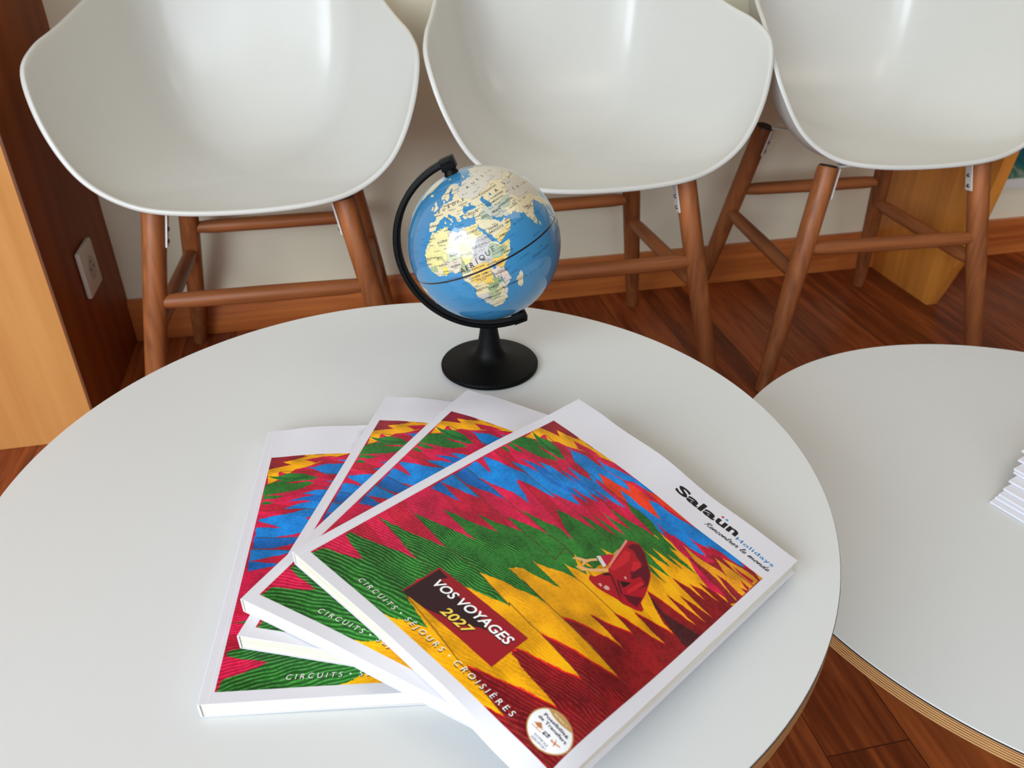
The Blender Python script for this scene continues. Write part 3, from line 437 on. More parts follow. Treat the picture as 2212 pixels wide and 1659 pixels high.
LANDS = [AFR, EUR]+[LL(s) for s in ('-5.5 50.2 1.3 51.2 1.5 52.8 -.2 54 -2 57.5 -4.5 58.6 -5.8 57 -3 54.5 -4.7 52.5', '-10 52 -6.3 52.3 -6 54.5 -8 55.2', '-24 65.5 -21 64 -17 63.5 -13.7 65 -16 66.4 -22 66.3', '-43 60 -52 65 -55 70 -68 76 -60 82 -30 83.5 -18 80 -22 72 -27 68.5 -38 65.8', '11 79 20 77 26 79.5 15 80', '52 71.5 56 71 60 75.5 68 76.7 60 76', '43.3 -22 44.3 -20 44 -17 47 -15.3 49.3 -12 50.4 -15.5 47.5 -24.5 45.3 -25.5', '79.8 8 80.2 6 81.8 7 80.6 9.6', '95.3 5.5 98.5 4 103.5 -1 106 -5.8 104 -5.8 100 -1', '105 -6.8 114 -8.3 110 -6.2', '109 1.5 110 -3 116 -4 119 1 117 7 113 3', '130 31.5 136 34 141 36 142 40 145 43.5 141.8 45.3 140 41 137 37 131 34', '114 -22 122 -18 129 -15 136 -12 137 -16 141 -12 146 -19 153 -27 150 -37 141 -38.5 131 -31.5 116 -35', '-80 1 -77 8 -72 12 -60 9 -50 1 -44 -2.5 -35 -6 -39 -14 -41 -22 -48 -27 -57 -36 -62 -39 -66 -46 -69 -53 -74 -50 -71 -30 -70 -18 -81 -5', '-168 66 -156 71 -128 70 -95 72 -80 68 -60 58 -53 47 -70 43 -81 30 -97 27 -97 20 -88 21 -83 10 -95 16 -106 22 -124 40 -130 54 -152 59', '-180 -71 -60 -70 0 -71 60 -67 120 -67 180 -71 180 -90 -180 -90', '12.5 38 15.5 38.2 15 36.8', '8.2 39 9.7 39.2 9.5 41.2 8.3 40.9', '8.6 42 9.5 42.8 9.4 41.5', '23.5 35.3 26.3 35.2 24.8 34.9', '32.4 34.9 34.4 35.5 33.2 34.6', '1.5 39 4.2 40 3 39.2')]
SEAS = [LL(s) for s in ('50 37 54 37.2 53.8 40 53 42 51 44.5 53 46.5 50 46.8 47.5 45 48 42.5 49.5 40.5 49 38.5', '59 44.5 60 46.3 61.3 46 60 43.8', '31.7 -1 32 .4 34 .4 34 -1 33.3 -2.6 32 -2.4', '29.2 -3.5 29.7 -3.4 31.2 -8.5 30.7 -8.7', '34 -9.6 34.6 -9.8 35.2 -14.3 34.6 -14.2', '31 61.5 33 61 32 59.8 30.8 60', '14 13.5 15 13.3 14.3 12.5')]
PATCH = [((245, 236, 178), '-13 28 -2 35.5 9 37.5 9.5 30 12 23.5 4 19 -5 25 -8.7 27.5'), ((247, 238, 170), '-17.5 21 -8.7 27.5 -5 25 4 19 4 15 -1 14.5 -5 10.5 -11.5 12.3 -12 15 -17 16'), ((226, 221, 222), '9.5 30 11.5 33.5 25 32.5 25 20 15 23.3 12 23.5'), ((243, 226, 166), '25 32.5 34.5 31.5 37 22 25 22'),
 ((203, 200, 208), '24 15.5 24 19.5 25 20 25 22 37 22 38.3 18 36.3 14 34.2 10.5 35.8 5 34 4 30.5 3.6 27 5 24 9 22.2 13'), ((252, 242, 168), '15 23.3 24 19.5 24 15.5 22.2 13 22.5 11 18.5 8 15.3 7.8 14 13.5 15.5 16.5'), ((222, 228, 200), '4 19.2 12 23.5 15 23 15.5 16.5 13.5 13.7 4 13 1 13.4 4 15'), ((166, 188, 150), '36.3 14.5 38 14.8 42.5 12 43 9 48 8 45 5 42 4 39 3.5 35.8 4.8 33 8 34.2 10.6'),
 ((248, 228, 150), '42.5 11 51.5 12 42 -1.5 41 -.8 41 4 45 5 48 8 43 9.5'), ((252, 212, 112), '34 4.5 35.8 4.8 39 3.5 42 4 41 -1 39.2 -4.7 34 -1 34 .8'), ((236, 214, 178), '30 3.6 34 4 34 -1 30 -1.2'), ((252, 212, 108), '18.3 5 27.3 5 30.8 3.5 29.5 -1 29.2 -4.5 30.7 -8.3 28.5 -8.5 28.3 -12 24 -11 22 -11.2 21.7 -7.3 17 -8 16.5 -5.9 12.4 -6 16 -3 16 -1 18 1'),
 ((172, 190, 148), '8.6 4.5 13 9.5 14.3 12.7 15.5 10 14.5 6 16 2.2 9.8 2.2'), ((232, 224, 222), '14.5 6 15.5 7.6 18.5 8 22.5 11 24 9 27.3 5 18.3 5'), ((236, 218, 208), '30.7 -1.1 34 -1 39.2 -4.7 40.6 -10.6 34.5 -11.5 30.7 -8.4 29.4 -4.5'), ((158, 184, 138), '22 -13 24 -13 24 -11 28.3 -12 28.5 -8.5 30.7 -8.4 33 -9.5 33 -14 30 -15.6 27 -18 23.3 -17.6 22 -16'),
 ((150, 178, 142), '33 -9.5 34.5 -11.5 35.8 -15.5 35 -17 34.5 -14 33 -13.8'), ((242, 226, 182), '12.2 -6 16.5 -5.9 17 -8 21.7 -7.3 22 -11.2 24 -11 24 -13 22 -13 22 -16 23.3 -17.6 11.8 -17.4'), ((226, 214, 212), '34.5 -11.5 40.6 -10.6 41 -15 35 -20 35.6 -24 32.6 -26.8 31.3 -22.4 33 -19.5 32.8 -16.7 30.4 -15.8 30.2 -14.9 33.2 -14 35.8 -17 35.8 -15.5'),
 ((188, 200, 156), '20 -18.3 25 -17.9 27.8 -20.5 29.4 -22.2 25.5 -25.6 20.5 -26.9 20 -22'), ((216, 210, 212), '11.8 -17.4 23.3 -17.6 20 -18.3 20 -28.4 16.4 -28.6'), ((240, 232, 176), '27 -18 30.4 -15.8 33 -16.7 33 -19.5 31.3 -22.4 29.4 -22.2 27.8 -20.5'), ((252, 236, 96), '-3.2 4.9 -3 11 .2 11 1.2 6'), ((178, 196, 150), '-15 11 -13.6 12.7 -8.3 12 -8.2 8 -13.2 9'),
 ((234, 222, 206), '2.7 6 2.7 11.8 4 13 13.5 13.7 13 9.5 8.6 4.5'), ((250, 226, 150), '42.7 16.3 44 17.4 52 19 53 16.5 45 12.7 43 12.8'), ((248, 222, 150), '52 19 55 20 55.5 22.7 57 24.5 60 22.5 57 18 53 16.5'), ((204, 210, 202), '44.5 39.5 48.5 38 54 37 61 36.5 61 31 62 25 57 27 51 28 48.5 30 45.5 34'), ((184, 202, 186), '42.3 37.2 44.7 37 45.5 34 48.5 30 46.5 29.2 39 32 41.3 34.5'),
 ((240, 226, 190), '46.5 47 55 51 61 51 76 54 87 49 80 42 68 41.5 58.5 45.5 56 41.5 52.5 42'), ((222, 218, 212), '28 71 28 61 32 53 40 50 46.5 48 55 51 61 51 76 54 87 49.5 100 51 120 51 128 50 140 43 180 60 180 78 60 80'), ((212, 204, 196), '74 39 87 49 100 43 118 49 128 50 131 43 120 35 122 24 108 21 98 22 92 28 79 31'), ((232, 218, 186), '68 24 74 33 79 31 81 30 92 27.5 97 27 92 21 80 6 72 18'), ((190, 206, 190), '61 31 61 36.5 71 38 74.5 37 70 33 66 30'), ((168, 190, 160), '47 14.5 87 45 119 52 100 52')][:-1]
MH_, MW_ = 1600, 3200
def paint_map():
    img = np.zeros((MH_, MW_, 3)); sea = np.array((50, 126, 172.)); img[:] = sea
    f = lambda pts: [((lo+180)/360*MW_, (la+90)/180*MH_) for lo, la in pts]
    land = np.zeros((MH_, MW_, 1))
    for p in LANDS: fill(land, f(p), (1,))
    for p in SEAS: fill(land, f(p), (0,))
    Y, X = np.mgrid[0:MH_, 0:MW_]; n = vnoise(MH_, MW_, 9, 5); n2 = vnoise(MH_, MW_, 22, 6)
    dx = ((n-.5)*9+(n2-.5)*8).astype(int); dy = ((np.roll(n, 99, 1)-.5)*9+(np.roll(n2, 50, 0)-.5)*8).astype(int)
    land = land[np.clip(Y+dy, 0, MH_-1), np.clip(X+dx, 0, MW_-1)]; m = land[..., 0] > .5
    ground = np.zeros_like(img); ground[:] = (238, 227, 196)
    for c, s in PATCH: fill(ground, f(LL(s)), c)
    dx2 = ((n2-.5)*12).astype(int); ground = ground[Y, np.clip(X+dx2, 0, MW_-1)]
    bd = np.abs(ground-np.roll(ground, 1, 0)).sum(-1)+np.abs(ground-np.roll(ground, 1, 1)).sum(-1) > 4
    ground = ground*np.array([.90, .885, .84])
    ground[bd] = ground[bd]*.62
    img[m] = ground[m]
    co = m ^ (np.roll(m, 1, 0) & np.roll(m, 1, 1) & m); img[co] = (96, 118, 112)
    for lo in range(-180, 180, 10): x = int((lo+180)/360*MW_); img[:, x:x+1] = img[:, x:x+1]*.80
    for la in range(-80, 90, 10): y = int((la+90)/180*MH_); img[y:y+1] = img[y:y+1]*.80
    def T(s, lo, la, h, col=(40, 38, 44), bold=.012, sp=1.05, shear=0, wdeg=None, rot=0):
        x, y = f([(lo, la)])[0]; k = MH_/180; cl = 1/max(.25, math.cos(math.radians(la)))
        h = h*1.22; V, Tr = text_tris(s, bold, shear, sp); nat = (V[:, 0].max()-V[:, 0].min())*h/.73
        put_text(img, s, x, y-h*k/2, (wdeg if wdeg else nat*cl)*k, h*k, col, bold, shear, sp, rot, 'C', 3)
    # names set big across the continents, one letter at a time
    for s, pos, h in (('AFRIQUE', [(11.5, 5), (15.5, 5.6), (19.5, 6.4), (23.5, 7.6), (28, 8.6), (33, 9.6), (37.5, 10.6)], 3.1), ('EUROPE', [(3, 50), (9, 50.2), (15.5, 50.8), (21.5, 51.4), (27, 51.8), (33, 52)], 1.9), ('ASIE', [(68, 45), (82, 46), (96, 47), (110, 47)], 2.4), ('RUSSIE', [(46, 60), (56, 61), (66, 62), (77, 62), (88, 62), (99, 61)], 2.0), ('CHINE', [(84, 38), (90, 37), (96, 36), (102, 35), (108, 34)], 2.0), ('INDE', [(76, 23.5), (78.5, 22.6), (81, 21.8), (83.4, 21)], 1.8)):
        for c, (lo, la) in zip(s, pos): T(c, lo, la, h, (34, 34, 42), .014)
    for s, lo, la, h in (('LIBYE', 17.5, 27.5, 1.35), ('ÉGYPTE', 29, 27, 1.3), ('ALGÉRIE', 3, 28, 1.3), ('MALI', -2.5, 18, 1.3), ('NIGER', 9.5, 17, 1.3), ('TCHAD', 18.6, 14.6, 1.35), ('SOUDAN', 29.5, 16.6, 1.45), ('MAURITANIE', -10.6, 18.6, 1.0), ('NIGÉRIA', 8, 9.6, 1.2), ('BURKINA', -1.6, 12.4, 1.0), ('ÉTHIOPIE', 40, 7, 1.2), ('KENYA', 38.2, 1.2, 1.1), ('OUGANDA', 32.4, 2.2, .8), ('SOMALIE', 46.6, 4.6, 1.0), ('TANZANIE', 35.2, -6.4, 1.2), ('RÉP. DÉM.', 23, -2.6, 1.25), ('DU CONGO', 24, -5, 1.25), ('CONGO', 15.6, -2.6, .8), ('GABON', 12, -.9, .9), ('CAMEROUN', 12.2, 4.4, .9), ('RÉPUBLIQUE', 19.6, 3.9, .0), ('CENTRAFRICAINE', 20.8, 3.2, .95), ('ANGOLA', 17.6, -12.6, 1.35), ('ZAMBIE', 26.6, -14.6, 1.3), ('MALAWI', 34, -12.4, .8), ('MOZAMBIQUE', 38.4, -18.8, 1.1), ('ZIMBABWE', 29.8, -19, .95), ('NAMIBIE', 17.4, -22, 1.15), ('BOTSWANA', 24, -22.6, 1.05), ('MADAGASCAR', 46.8, -19, 1.0), ('ARABIE', 45, 23.6, 1.35), ('SAOUDITE', 46.4, 21.4, 1.35), ('YÉMEN', 48.4, 15.8, 1.2), ('OMAN', 57, 21.6, 1.1), ('IRAQ', 43.6, 32.6, 1.3), ('IRAN', 54.5, 32.6, 1.7), ('SYRIE', 38.4, 35, 1.0), ('TURQUIE', 34.6, 39, 1.4), ('AFGHANISTAN', 66, 33.8, 1.2), ('PAKISTAN', 69, 28.6, 1.0), ('TURKMÉNISTAN', 59, 38.8, 1.2), ('OUZBÉKISTAN', 64.5, 41.6, 1.0), ('KAZAKHSTAN', 62, 48.6, 1.4), ('UKRAINE', 31, 48.4, .9), ('POLOGNE', 19.5, 52.8, .8), ('ALLEMAGNE', 10.6, 52.6, .7), ('FRANCE', 2.6, 46.8, 1.0), ('ESPAGNE', -4, 40, 1.0), ('ITALIE', 12.6, 42.9, .7), ('SUÈDE', 15.4, 62.6, .9), ('FINLANDE', 26.6, 63, .9), ('MAROC', -6.4, 31.6, 1.0), ('TUNISIE', 9.2, 34.6, .8), ('SÉNÉGAL', -14.6, 14.6, .8), ('GHANA', -1.4, 7.6, .8), ('ÉRYTHRÉE', 38, 15.8, .7), ('AFRIQUE DU SUD', 24, -30.8, .9), ('MONGOLIE', 103, 46, 1.2), ('NÉPAL', 84, 28.2, .8)):
        if h: T(s, lo, la, h)
    cities = 'Tunis 10 36.4;Alger 3 36.2;Oran -.6 35;Fès -5 33.6;Agadir -9 30;Tripoli 13.5 32;Benghazi 20.6 31.2;Sebha 14.4 26.4;Koufra 23.3 24.4;Le Caire 31 29.6;Assouan 32.4 24;Assiout 31 26.6;Louxor 32.5 25.4;Port Soudan 36.4 19.4;Khartoum 32 14.9;El Obeid 30 13.1;Nyala 25 12;Wau 28 7.8;Juba 31.5 5.2;Gondar 37.4 12.7;Addis Abeba 38.8 9;Djibouti 42.6 11.5;Harar 42.4 9.2;Hargeisa 44.5 9.7;Mogadiscio 46.4 2.3;Nairobi 36.9 -1.2;Mombasa 39 -3.6;Kampala 32.2 .6;Dodoma 36 -5;Mbeya 34 -8.8;Dar es Salaam 38.5 -7;Kisangani 25 .8;Kananga 22.4 -6.4;Kinshasa 16 -4.3;Kolwezi 25.4 -10.6;Bukavu 28 -2.4;Luanda 14.8 -9;Malanje 17 -10;Huambo 16 -14;Benguela 14.8 -13;Lusaka 28 -16;Ndola 28.4 -12.8;Harare 31 -17.6;Bulawayo 28.6 -20.4;Windhoek 17 -23.8;Maun 23.4 -20;Gaborone 25.6 -25;Pretoria 28 -26;Durban 30 -29.4;Le Cap 19.4 -33.4;Kimberley 24.6 -28.6;Beira 34.4 -19.8;Nampula 38.8 -14.8;Antananarivo 47.4 -17.4;Toliara 45 -23.4;Agadez 8 18.6;Zinder 9 14;Niamey 2.2 13.6;Tombouctou -3 16.8;Gao 0 15.6;Taoudenni -4 22.6;Tindouf -7.6 27.2;Adrar .4 26;In Salah 3 25.4;Tamanrasset 6 22.8;Nouakchott -14.8 17.4;Dakar -16 14;Bamako -7.6 12.8;Accra -.6 5.9;Lomé 1.6 7;Abidjan -4.4 6;Monrovia -9.4 6.6;Kano 8.6 12;Lagos 4 7;Abuja 7.4 8.2;Faya 19 17.8;Abéché 20.8 13.6;Bangui 18.8 4.9;Médine 39.8 24.6;Riyad 46.6 25.2;La Mecque 40.6 21.2;Sanaa 44.4 15.3;Aden 45.4 13.6;Mascate 57.4 23.4;Salalah 54.4 17.6;Bagdad 44 33.6;Mossoul 43 36;Bassorah 47 30.8;Koweït 47.4 29;Téhéran 51.6 35.6;Ispahan 51.8 32.6;Chiraz 52.8 29.6;Mechhed 59 36;Kerman 57 30.4;Zahedan 60.2 29;Ankara 32.6 40.2;Adana 35.6 37.4;Erzurum 41 39.8;Damas 37 33.2;Kaboul 69 34.8;Hérat 62.8 34.4;Karachi 66.8 25.6;Lahore 73.6 31.4;Multan 71.4 30;Delhi 77.4 28.6;Bombay 74.4 19;Nagpur 79 20.8;Madras 79 13.2;Bangalore 77 12;Calcutta 87 22.8;Goa 75 15.6;Moscou 37.6 55.6;Kiev 30.4 50.4;Odessa 31 47;Volgograd 44.6 48.6;Samara 50 53;Oufa 56 54.6;Perm 56.4 58;Omsk 73.4 55;Astana 71.4 51.2;Almaty 77 43.4;Tachkent 69.4 41.2;Bakou 48.8 40;Tbilissi 44.6 41.8;Rome 13 41.8;Athènes 23.4 38.6;Sofia 23.4 42.6;Bucarest 26 44.6;Budapest 19 47.4;Vienne 16 48.2;Varsovie 21 52;Berlin 13.4 52.4;Paris 2.4 48.8;Madrid -3.6 40.6;Oslo 10.8 60;Lhassa 91 29.8;Kachgar 76 39.4;Ouroumtsi 87.6 43.8;Irkoutsk 104 52.4;Novossibirsk 83 55;Tomsk 85 57;Norilsk 88 69;Vorkouta 64 67.4;Arkhangelsk 41 64.4'
    for c in cities.split(';'):
        q = c.rsplit(' ', 2); T(q[0], float(q[1]), float(q[2]), .72, (70, 66, 68), .004)
        x, y = f([(float(q[1])-1.6, float(q[2])+.7)])[0]; stroke(img, [(x, y)]*2, 1.2, (60, 56, 58))
    dk = (20, 58, 92)
    for s, lo, la, h in (('Océan Indien', 71, -9, 1.9), ('Atlantique', 0, -38.6, 1.9), ('Océan', -26, -20, 1.6), ('Mer Méditerranée', 18, 34.6, .9), ('Mer Noire', 34, 43.2, .8), ('Mer Rouge', 38.4, 20, .6), ('Mer d’Arabie', 64.5, 18, 1.0), ('Golfe du Bengale', 88, 14.4, .9), ('Mer Caspienne', 51, 41.4, .6), ('MALDIVES', 73, 3.4, .9), ('SEYCHELLES', 56, -4.6, .9), ('COMORES', 44, -11, .9), ('MAURICE', 58.6, -19.6, .8), ('Île Socotra', 54.4, 12.4, .7), ('Golfe de Guinée', 1.6, 1.6, .7), ('Sainte-Hélène', -6, -15.6, .7), ('Chagos', 72, -6, .6), ('La Réunion', 55.6, -21.6, .6), ('Canaries', -17, 28.4, .7), ('Madère', -17.6, 32.4, .6), ('Açores', -27, 38.6, .7), ('Cap-Vert', -24.4, 16, .7), ('Mer de Norvège', 3, 68, .9), ('Mer de Barents', 38, 72.6, .9), ('Tropique du Cancer', -30, 23.9, .6), ('Tropique du Capricorne', 0, -23.2, .6), ('Pointe-Noire', 9.6, -4.6, .6), ('Zanzibar', 42, -6, .6), ('Walvis Bay', 11.6, -23, .6), ('Port Elizabeth', 27.4, -35.4, .6)):
        T(s, lo, la, h, dk, .004, 1.1 if s[0] != 'A' else 1.5, .25 if s[1].islower() else 0)
    rng = np.random.RandomState(4)
    y = int(MH_/2); hw = int(MH_/180*.62); img[y-hw:y+hw+1] = (22, 18, 26)
    return to_image('world_map_print', img)
M_map = img_mat('globe_print', paint_map(), .5, .3)
M_map.node_tree.nodes['Principled BSDF'].inputs['Coat Weight'].default_value = 1.0
M_map.node_tree.nodes['Principled BSDF'].inputs['Coat Roughness'].default_value = .06

# ------------------------------------------------------------------ the setting
FLM = ROOM.copy()
fl = bpy.data.objects.new('floor', None)
bm = bmesh.new(); add_box(bm, A0, A1, B0, 0, -.02, 0); fl = struct(link('floor', finish(bm, 'floor', False), M_floor)); fl.matrix_world = ROOM
def rbox(name, x0, x1, y0, y1, z0, z1, mat, parent=None, bev=0):
    o = box(name, x0, x1, y0, y1, z0, z1, mat, None, None, bev)
    if parent: o.parent = parent
    else: o.matrix_world = ROOM
    return o
struct(rbox('ceiling', A0, A1, B0, 0, ZC, ZC+.02, M_ceil))
struct(rbox('wall_back', A0-.1, A1+.1, 0, .1, 0, ZC, M_wall))
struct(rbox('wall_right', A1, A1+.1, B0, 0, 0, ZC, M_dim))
def holed(name, M, u0, u1, w0, w1, ou0, ou1, ow0, ow1, mat):     # wall in its own plane with one opening
    bm = bmesh.new()
    for a, b, c, d in ((u0, ou0, w0, w1), (ou1, u1, w0, w1), (ou0, ou1, w0, ow0), (ou0, ou1, ow1, w1)):
        if b-a > .001 and d-c > .001: add_box(bm, a, b, 0, .1, c, d)
    o = struct(link(name, finish(bm, name, False), mat)); o.matrix_world = M; return o
Mf = ROOM @ Matrix.Translation((0, B0-.1, 0))
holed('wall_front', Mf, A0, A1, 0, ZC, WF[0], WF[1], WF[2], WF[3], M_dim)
Ml = ROOM @ Matrix.Translation((A0, B0, 0)) @ Matrix.Rotation(math.pi/2, 4, 'Z')
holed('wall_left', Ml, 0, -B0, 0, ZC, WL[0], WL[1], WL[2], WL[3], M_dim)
M_frame = plain('white_frame', (230, 230, 228), .4)
for nm, M, (a, b, c, d) in (('window_1', Mf, WF), ('window_2', Ml, WL)):
    bm = bmesh.new(); t = .05
    for q in ((a, a+t, c, d), (b-t, b, c, d), (a, b, c, c+t), (a, b, d-t, d), ((a+b)/2-.02, (a+b)/2+.02, c, d)): add_box(bm, q[0], q[1], .03, .08, q[2], q[3])
    o = struct(link(nm, finish(bm, nm, False), M_frame)); o.matrix_world = M
struct(rbox('baseboard_back', A0, A1, -.014, 0, 0, .09, M_base, bev=.002))
struct(rbox('baseboard_left', A0, A0+.014, B0, 0, 0, .09, M_base))
# wood-veneered partition at the left with its wall socket
M_edge = plain('veneer_edge', (120, 66, 32), .5)
part_o = empty('wooden_partition', RM(-.782, -.179, 0), AL, 'light wood veneered partition block behind the left chair, with a white socket on its side', 'partition')
bm = bmesh.new(); add_box(bm, A0+.782+.002, 0, -.179, .177, .0, 2.3, None, .002); vp = link('veneer_panel', finish(bm, 'veneer_panel'), [M_beech, M_beech_shade], part_o)
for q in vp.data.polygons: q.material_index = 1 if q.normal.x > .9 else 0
bm = bmesh.new(); add_box(bm, -.0035, .0006, -.1796, -.176, .0, 2.3); link('edge_strip', finish(bm, 'edge_strip', False), M_edge, part_o)
sk = prism('wall_socket', [(-.041, -.041), (.041, -.041), (.041, .041), (-.041, .041)], plain('socket_white', (226, 220, 206), .45), part_o, Matrix.Translation((.0008, -.006, .236)) @ Matrix.Rotation(math.pi/2, 4, 'Y') @ Matrix.Rotation(math.pi/2, 4, 'Z'), .009, .0035)
M_hole = plain('socket_hole', (60, 52, 46), .6)
bm = bmesh.new()
for r0, z0, z1 in ((.021, .0092, .0102),):
    ring_tube(bm, [(.0099, -.006, .236), (.0107, -.006, .236)], [.021, .021], 40)
link('socket_insert', finish(bm, 'socket_insert'), plain('socket_inner', (196, 190, 176), .5), sk)
bm = bmesh.new()
for dy, dz, rr in ((-.0095, 0, .0026), (.0095, 0, .0026), (0, .011, .0022)):
    ring_tube(bm, [(.0104, -.006+dy, .236+dz), (.0111, -.006+dy, .236+dz)], [rr, rr], 16)
link('socket_holes', finish(bm, 'socket_holes'), M_hole, sk)
# console stand at the right: side boards and a top, its near side board reaches the floor
st = empty('console_stand', RM(.878, -.15, 0), AL, 'cherry wood console stand against the wall, behind the right chair', 'stand')
sidep = [(.149, 0), (-.073, 0), (-.122, .126), (-.15, .273), (-.162, .354), (-.175, .70), (.149, .70)]
for x in (0, .95):
    prism('side_board', sidep, M_stand, st, Matrix.Translation((x, 0, 0)) @ Matrix(((0, 0, 1, 0), (1, 0, 0, 0), (0, 1, 0, 0), (0, 0, 0, 1))), .026, .0012)
box('top_board', -.02, .996, -.20, .149, .7002, .725, M_stand, st, None, .002)
# picture on the wall inside the console
pic = empty('framed_picture', RM(1.30, -.012, .171), AL, 'teal and green picture in a white frame, on the wall behind the wooden stand', 'picture')
pf = M_frame
bm = bmesh.new(); w_, h_ = .235, .46
for q in ((-w_, w_, 0, .022), (-w_, w_, h_-.022, h_), (-w_, -w_+.022, .022, h_-.022), (w_-.022, w_, .022, h_-.022)): add_box(bm, q[0], q[1], -.006, .0118, q[2], q[3])
link('frame', finish(bm, 'frame', False), pf, pic)
def mk_sea():
    k = N('sea_print'); k.rough(.4); v = k.coords('Object', (7, 7, 7)); nz = k.n('ShaderNodeTexNoise', Scale=1.2, Detail=5.0, Distortion=1.6); k.l(v, nz.inputs['Vector'])
    k.l(k.ramp(nz.outputs['Fac'], [(.3, srgb((20, 60, 70))), (.45, srgb((24, 104, 112))), (.58, srgb((52, 116, 92))), (.66, srgb((150, 160, 140)))]), k.b.inputs['Base Color']); return k.m
box('print', -w_+.022, w_-.022, .000, .006, .022, h_-.022, mk_sea(), pic)
# ------------------------------------------------------------------ round tables
def table(name, x, y, z, r, label, legs):
    t = empty(name, (x, y, 0), 0, label, 'table', 'round coffee tables')
    lathe('tabletop', [(0, z-.0165), (r-.0005, z-.0165), (r, z-.016), (r, z-.0023), (0, z-.0023)], M_ply, t, 180)
    lathe('laminate_core', [(0, z-.0023), (r+.0001, z-.0023), (r+.0001, z-.0010), (0, z-.0010)], M_black, t, 180)
    lathe('laminate_top', [(0, z-.0010), (r-.0002, z-.0010), (r-.0004, z), (0, z)], M_lam, t, 180)
    for a in legs:
        ca, sa = math.cos(a), math.sin(a); tube('leg', [(ca*r*.80, sa*r*.80, 0), (ca*r*.60, sa*r*.60, z-.0167)], [.011, .017], M_oak, t)
    bm = bmesh.new(); rr = r*.605
    for k in range(3):
        a, b = legs[k], legs[(k+1) % 3]; add = [(math.cos(a)*rr, math.sin(a)*rr, z-.03), (math.cos(b)*rr, math.sin(b)*rr, z-.03)]; ring_tube(bm, add, [.012, .012], 12)
    link('frame', finish(bm, 'frame'), M_oak, t)
    return t
Z1 = .384; Z2 = .267
table('coffee_table', -.080, .5134, Z1, .3251, 'higher round white coffee table with the globe and fanned brochures on it', [math.radians(a) for a in (95, 180, 265)])
table('coffee_table', .5462, .6138, Z2, .3251, 'lower round white coffee table at the right with a pile of white booklets', [math.radians(a) for a in (20, 90, -50)])
# ------------------------------------------------------------------ globe
GC = Vector((-.024, .694, Z1+.129)); GR = .0695
GM = Matrix(((-0.3803, 0.8377, -0.3921), (-0.9188, -0.3906, 0.0566), (-0.1057, 0.3817, 0.9182)))
gl = empty('globe', (-.022, .694, Z1), 0, 'blue desk globe showing Africa, on a black stand behind the brochures', 'globe')
def globe_ball():
    bm = bmesh.new(); nu, nv = 144, 72; uvl = bm.loops.layers.uv.new('UVMap'); g = []
    for j in range(nv+1):
        la = -math.pi/2+math.pi*j/nv; row = []
        for i in range(nu+1):
            lo = -math.pi+2*math.pi*i/nu; row.append(GM @ Vector((math.cos(la)*math.cos(lo), math.cos(la)*math.sin(lo), math.sin(la)))*GR)
        g.append(row)
    vs = [[bm.verts.new(p) for p in (row[:1] if j in (0, nv) else row[:-1])] for j, row in enumerate(g)]
    V = lambda j, i: vs[j][0] if j in (0, nv) else vs[j][i % nu]
    for j in range(nv):
        for i in range(nu):
            c = [(j, i), (j, i+1), (j+1, i+1), (j+1, i)]
            if j == 0: c = [(0, i), (1, i+1), (1, i)]
            if j == nv-1: c = [(j, i), (j, i+1), (nv, i)]
            f = bm.faces.new([V(*q) for q in c])
            for l, q in zip(f.loops, c): l[uvl].uv = ((q[1]+(.5 if q[0] in (0, nv) else 0))/nu, q[0]/nv)
    me = bpy.data.meshes.new('ball'); bm.to_mesh(me); bm.free()
    for p in me.polygons: p.use_smooth = True
    return me
ball = link('ball', globe_ball(), M_map, gl, GC-Vector((-.022, .694, Z1)))
NA = GM @ Vector((0, 0, 1)); NA.normalize(); PN = Vector((-.08, -1, .12)); PN = (PN-NA*PN.dot(NA)).normalized(); LD = PN.cross(NA).normalized()
if LD.x > 0: LD = -LD
OFF = GC-Vector((-.022, .694, Z1))
def meridian():
    bm = bmesh.new(); prof = [(-.0058, .0792), (-.0058, .0815), (-.0046, .0832), (.0046, .0832), (.0058, .0815), (.0058, .0792), (.0030, .0792), (.0026, .0770), (-.0026, .0770), (-.0030, .0792)]
    rings = []; n = 90; a0, a1 = math.radians(-4), math.radians(184)
    for k in range(n+1):
        a = a0+(a1-a0)*k/n; d = NA*math.cos(a)+LD*math.sin(a); rings.append([bm.verts.new(OFF+d*r+PN*w) for w, r in prof])
    for A, B in zip(rings, rings[1:]):
        for k in range(len(prof)): bm.faces.new((A[k], A[(k+1) % len(prof)], B[(k+1) % len(prof)], B[k]))
    bm.faces.new(rings[0][::-1]); bm.faces.new(rings[-1]); return finish(bm, 'meridian_arm', True, 40)
arm = link('meridian_arm', meridian(), M_blkplastic, gl)
def pin(s):
    bm = bmesh.new(); ring_tube(bm, [OFF+NA*s*.0686, OFF+NA*s*.071, OFF+NA*s*.075, OFF+NA*s*.0795], [.0068, .0062, .0046, .0052], 24); return finish(bm, 'axis_pin')
for s in (1, -1):
    link('axis_pin', pin(s), M_blkplastic, gl)
    bm = bmesh.new(); R3 = Matrix((LD, PN, NA*s)).transposed().to_4x4(); R3.translation = OFF+NA*s*.0795
    add_box(bm, -.0075, .0060, -.0058, .0058, -.006, .0045, None, .0012); bmesh.ops.transform(bm, matrix=R3, verts=bm.verts[:]); link('end_clip', finish(bm, 'end_clip'), M_blkplastic, gl)
lathe('stand', [(0, .0005), (.0468, .0005), (.0478, .0014), (.0480, .0040), (.0472, .0052), (.0460, .0056), (.034, .0078), (.022, .0108), (.0158, .0142), (.0130, .0190), (.0112, .0265), (.0094, .0360), (.0082, .0452), (.0082, .0480), (0, .0480)], M_blkplastic, gl, 96, None, 40)
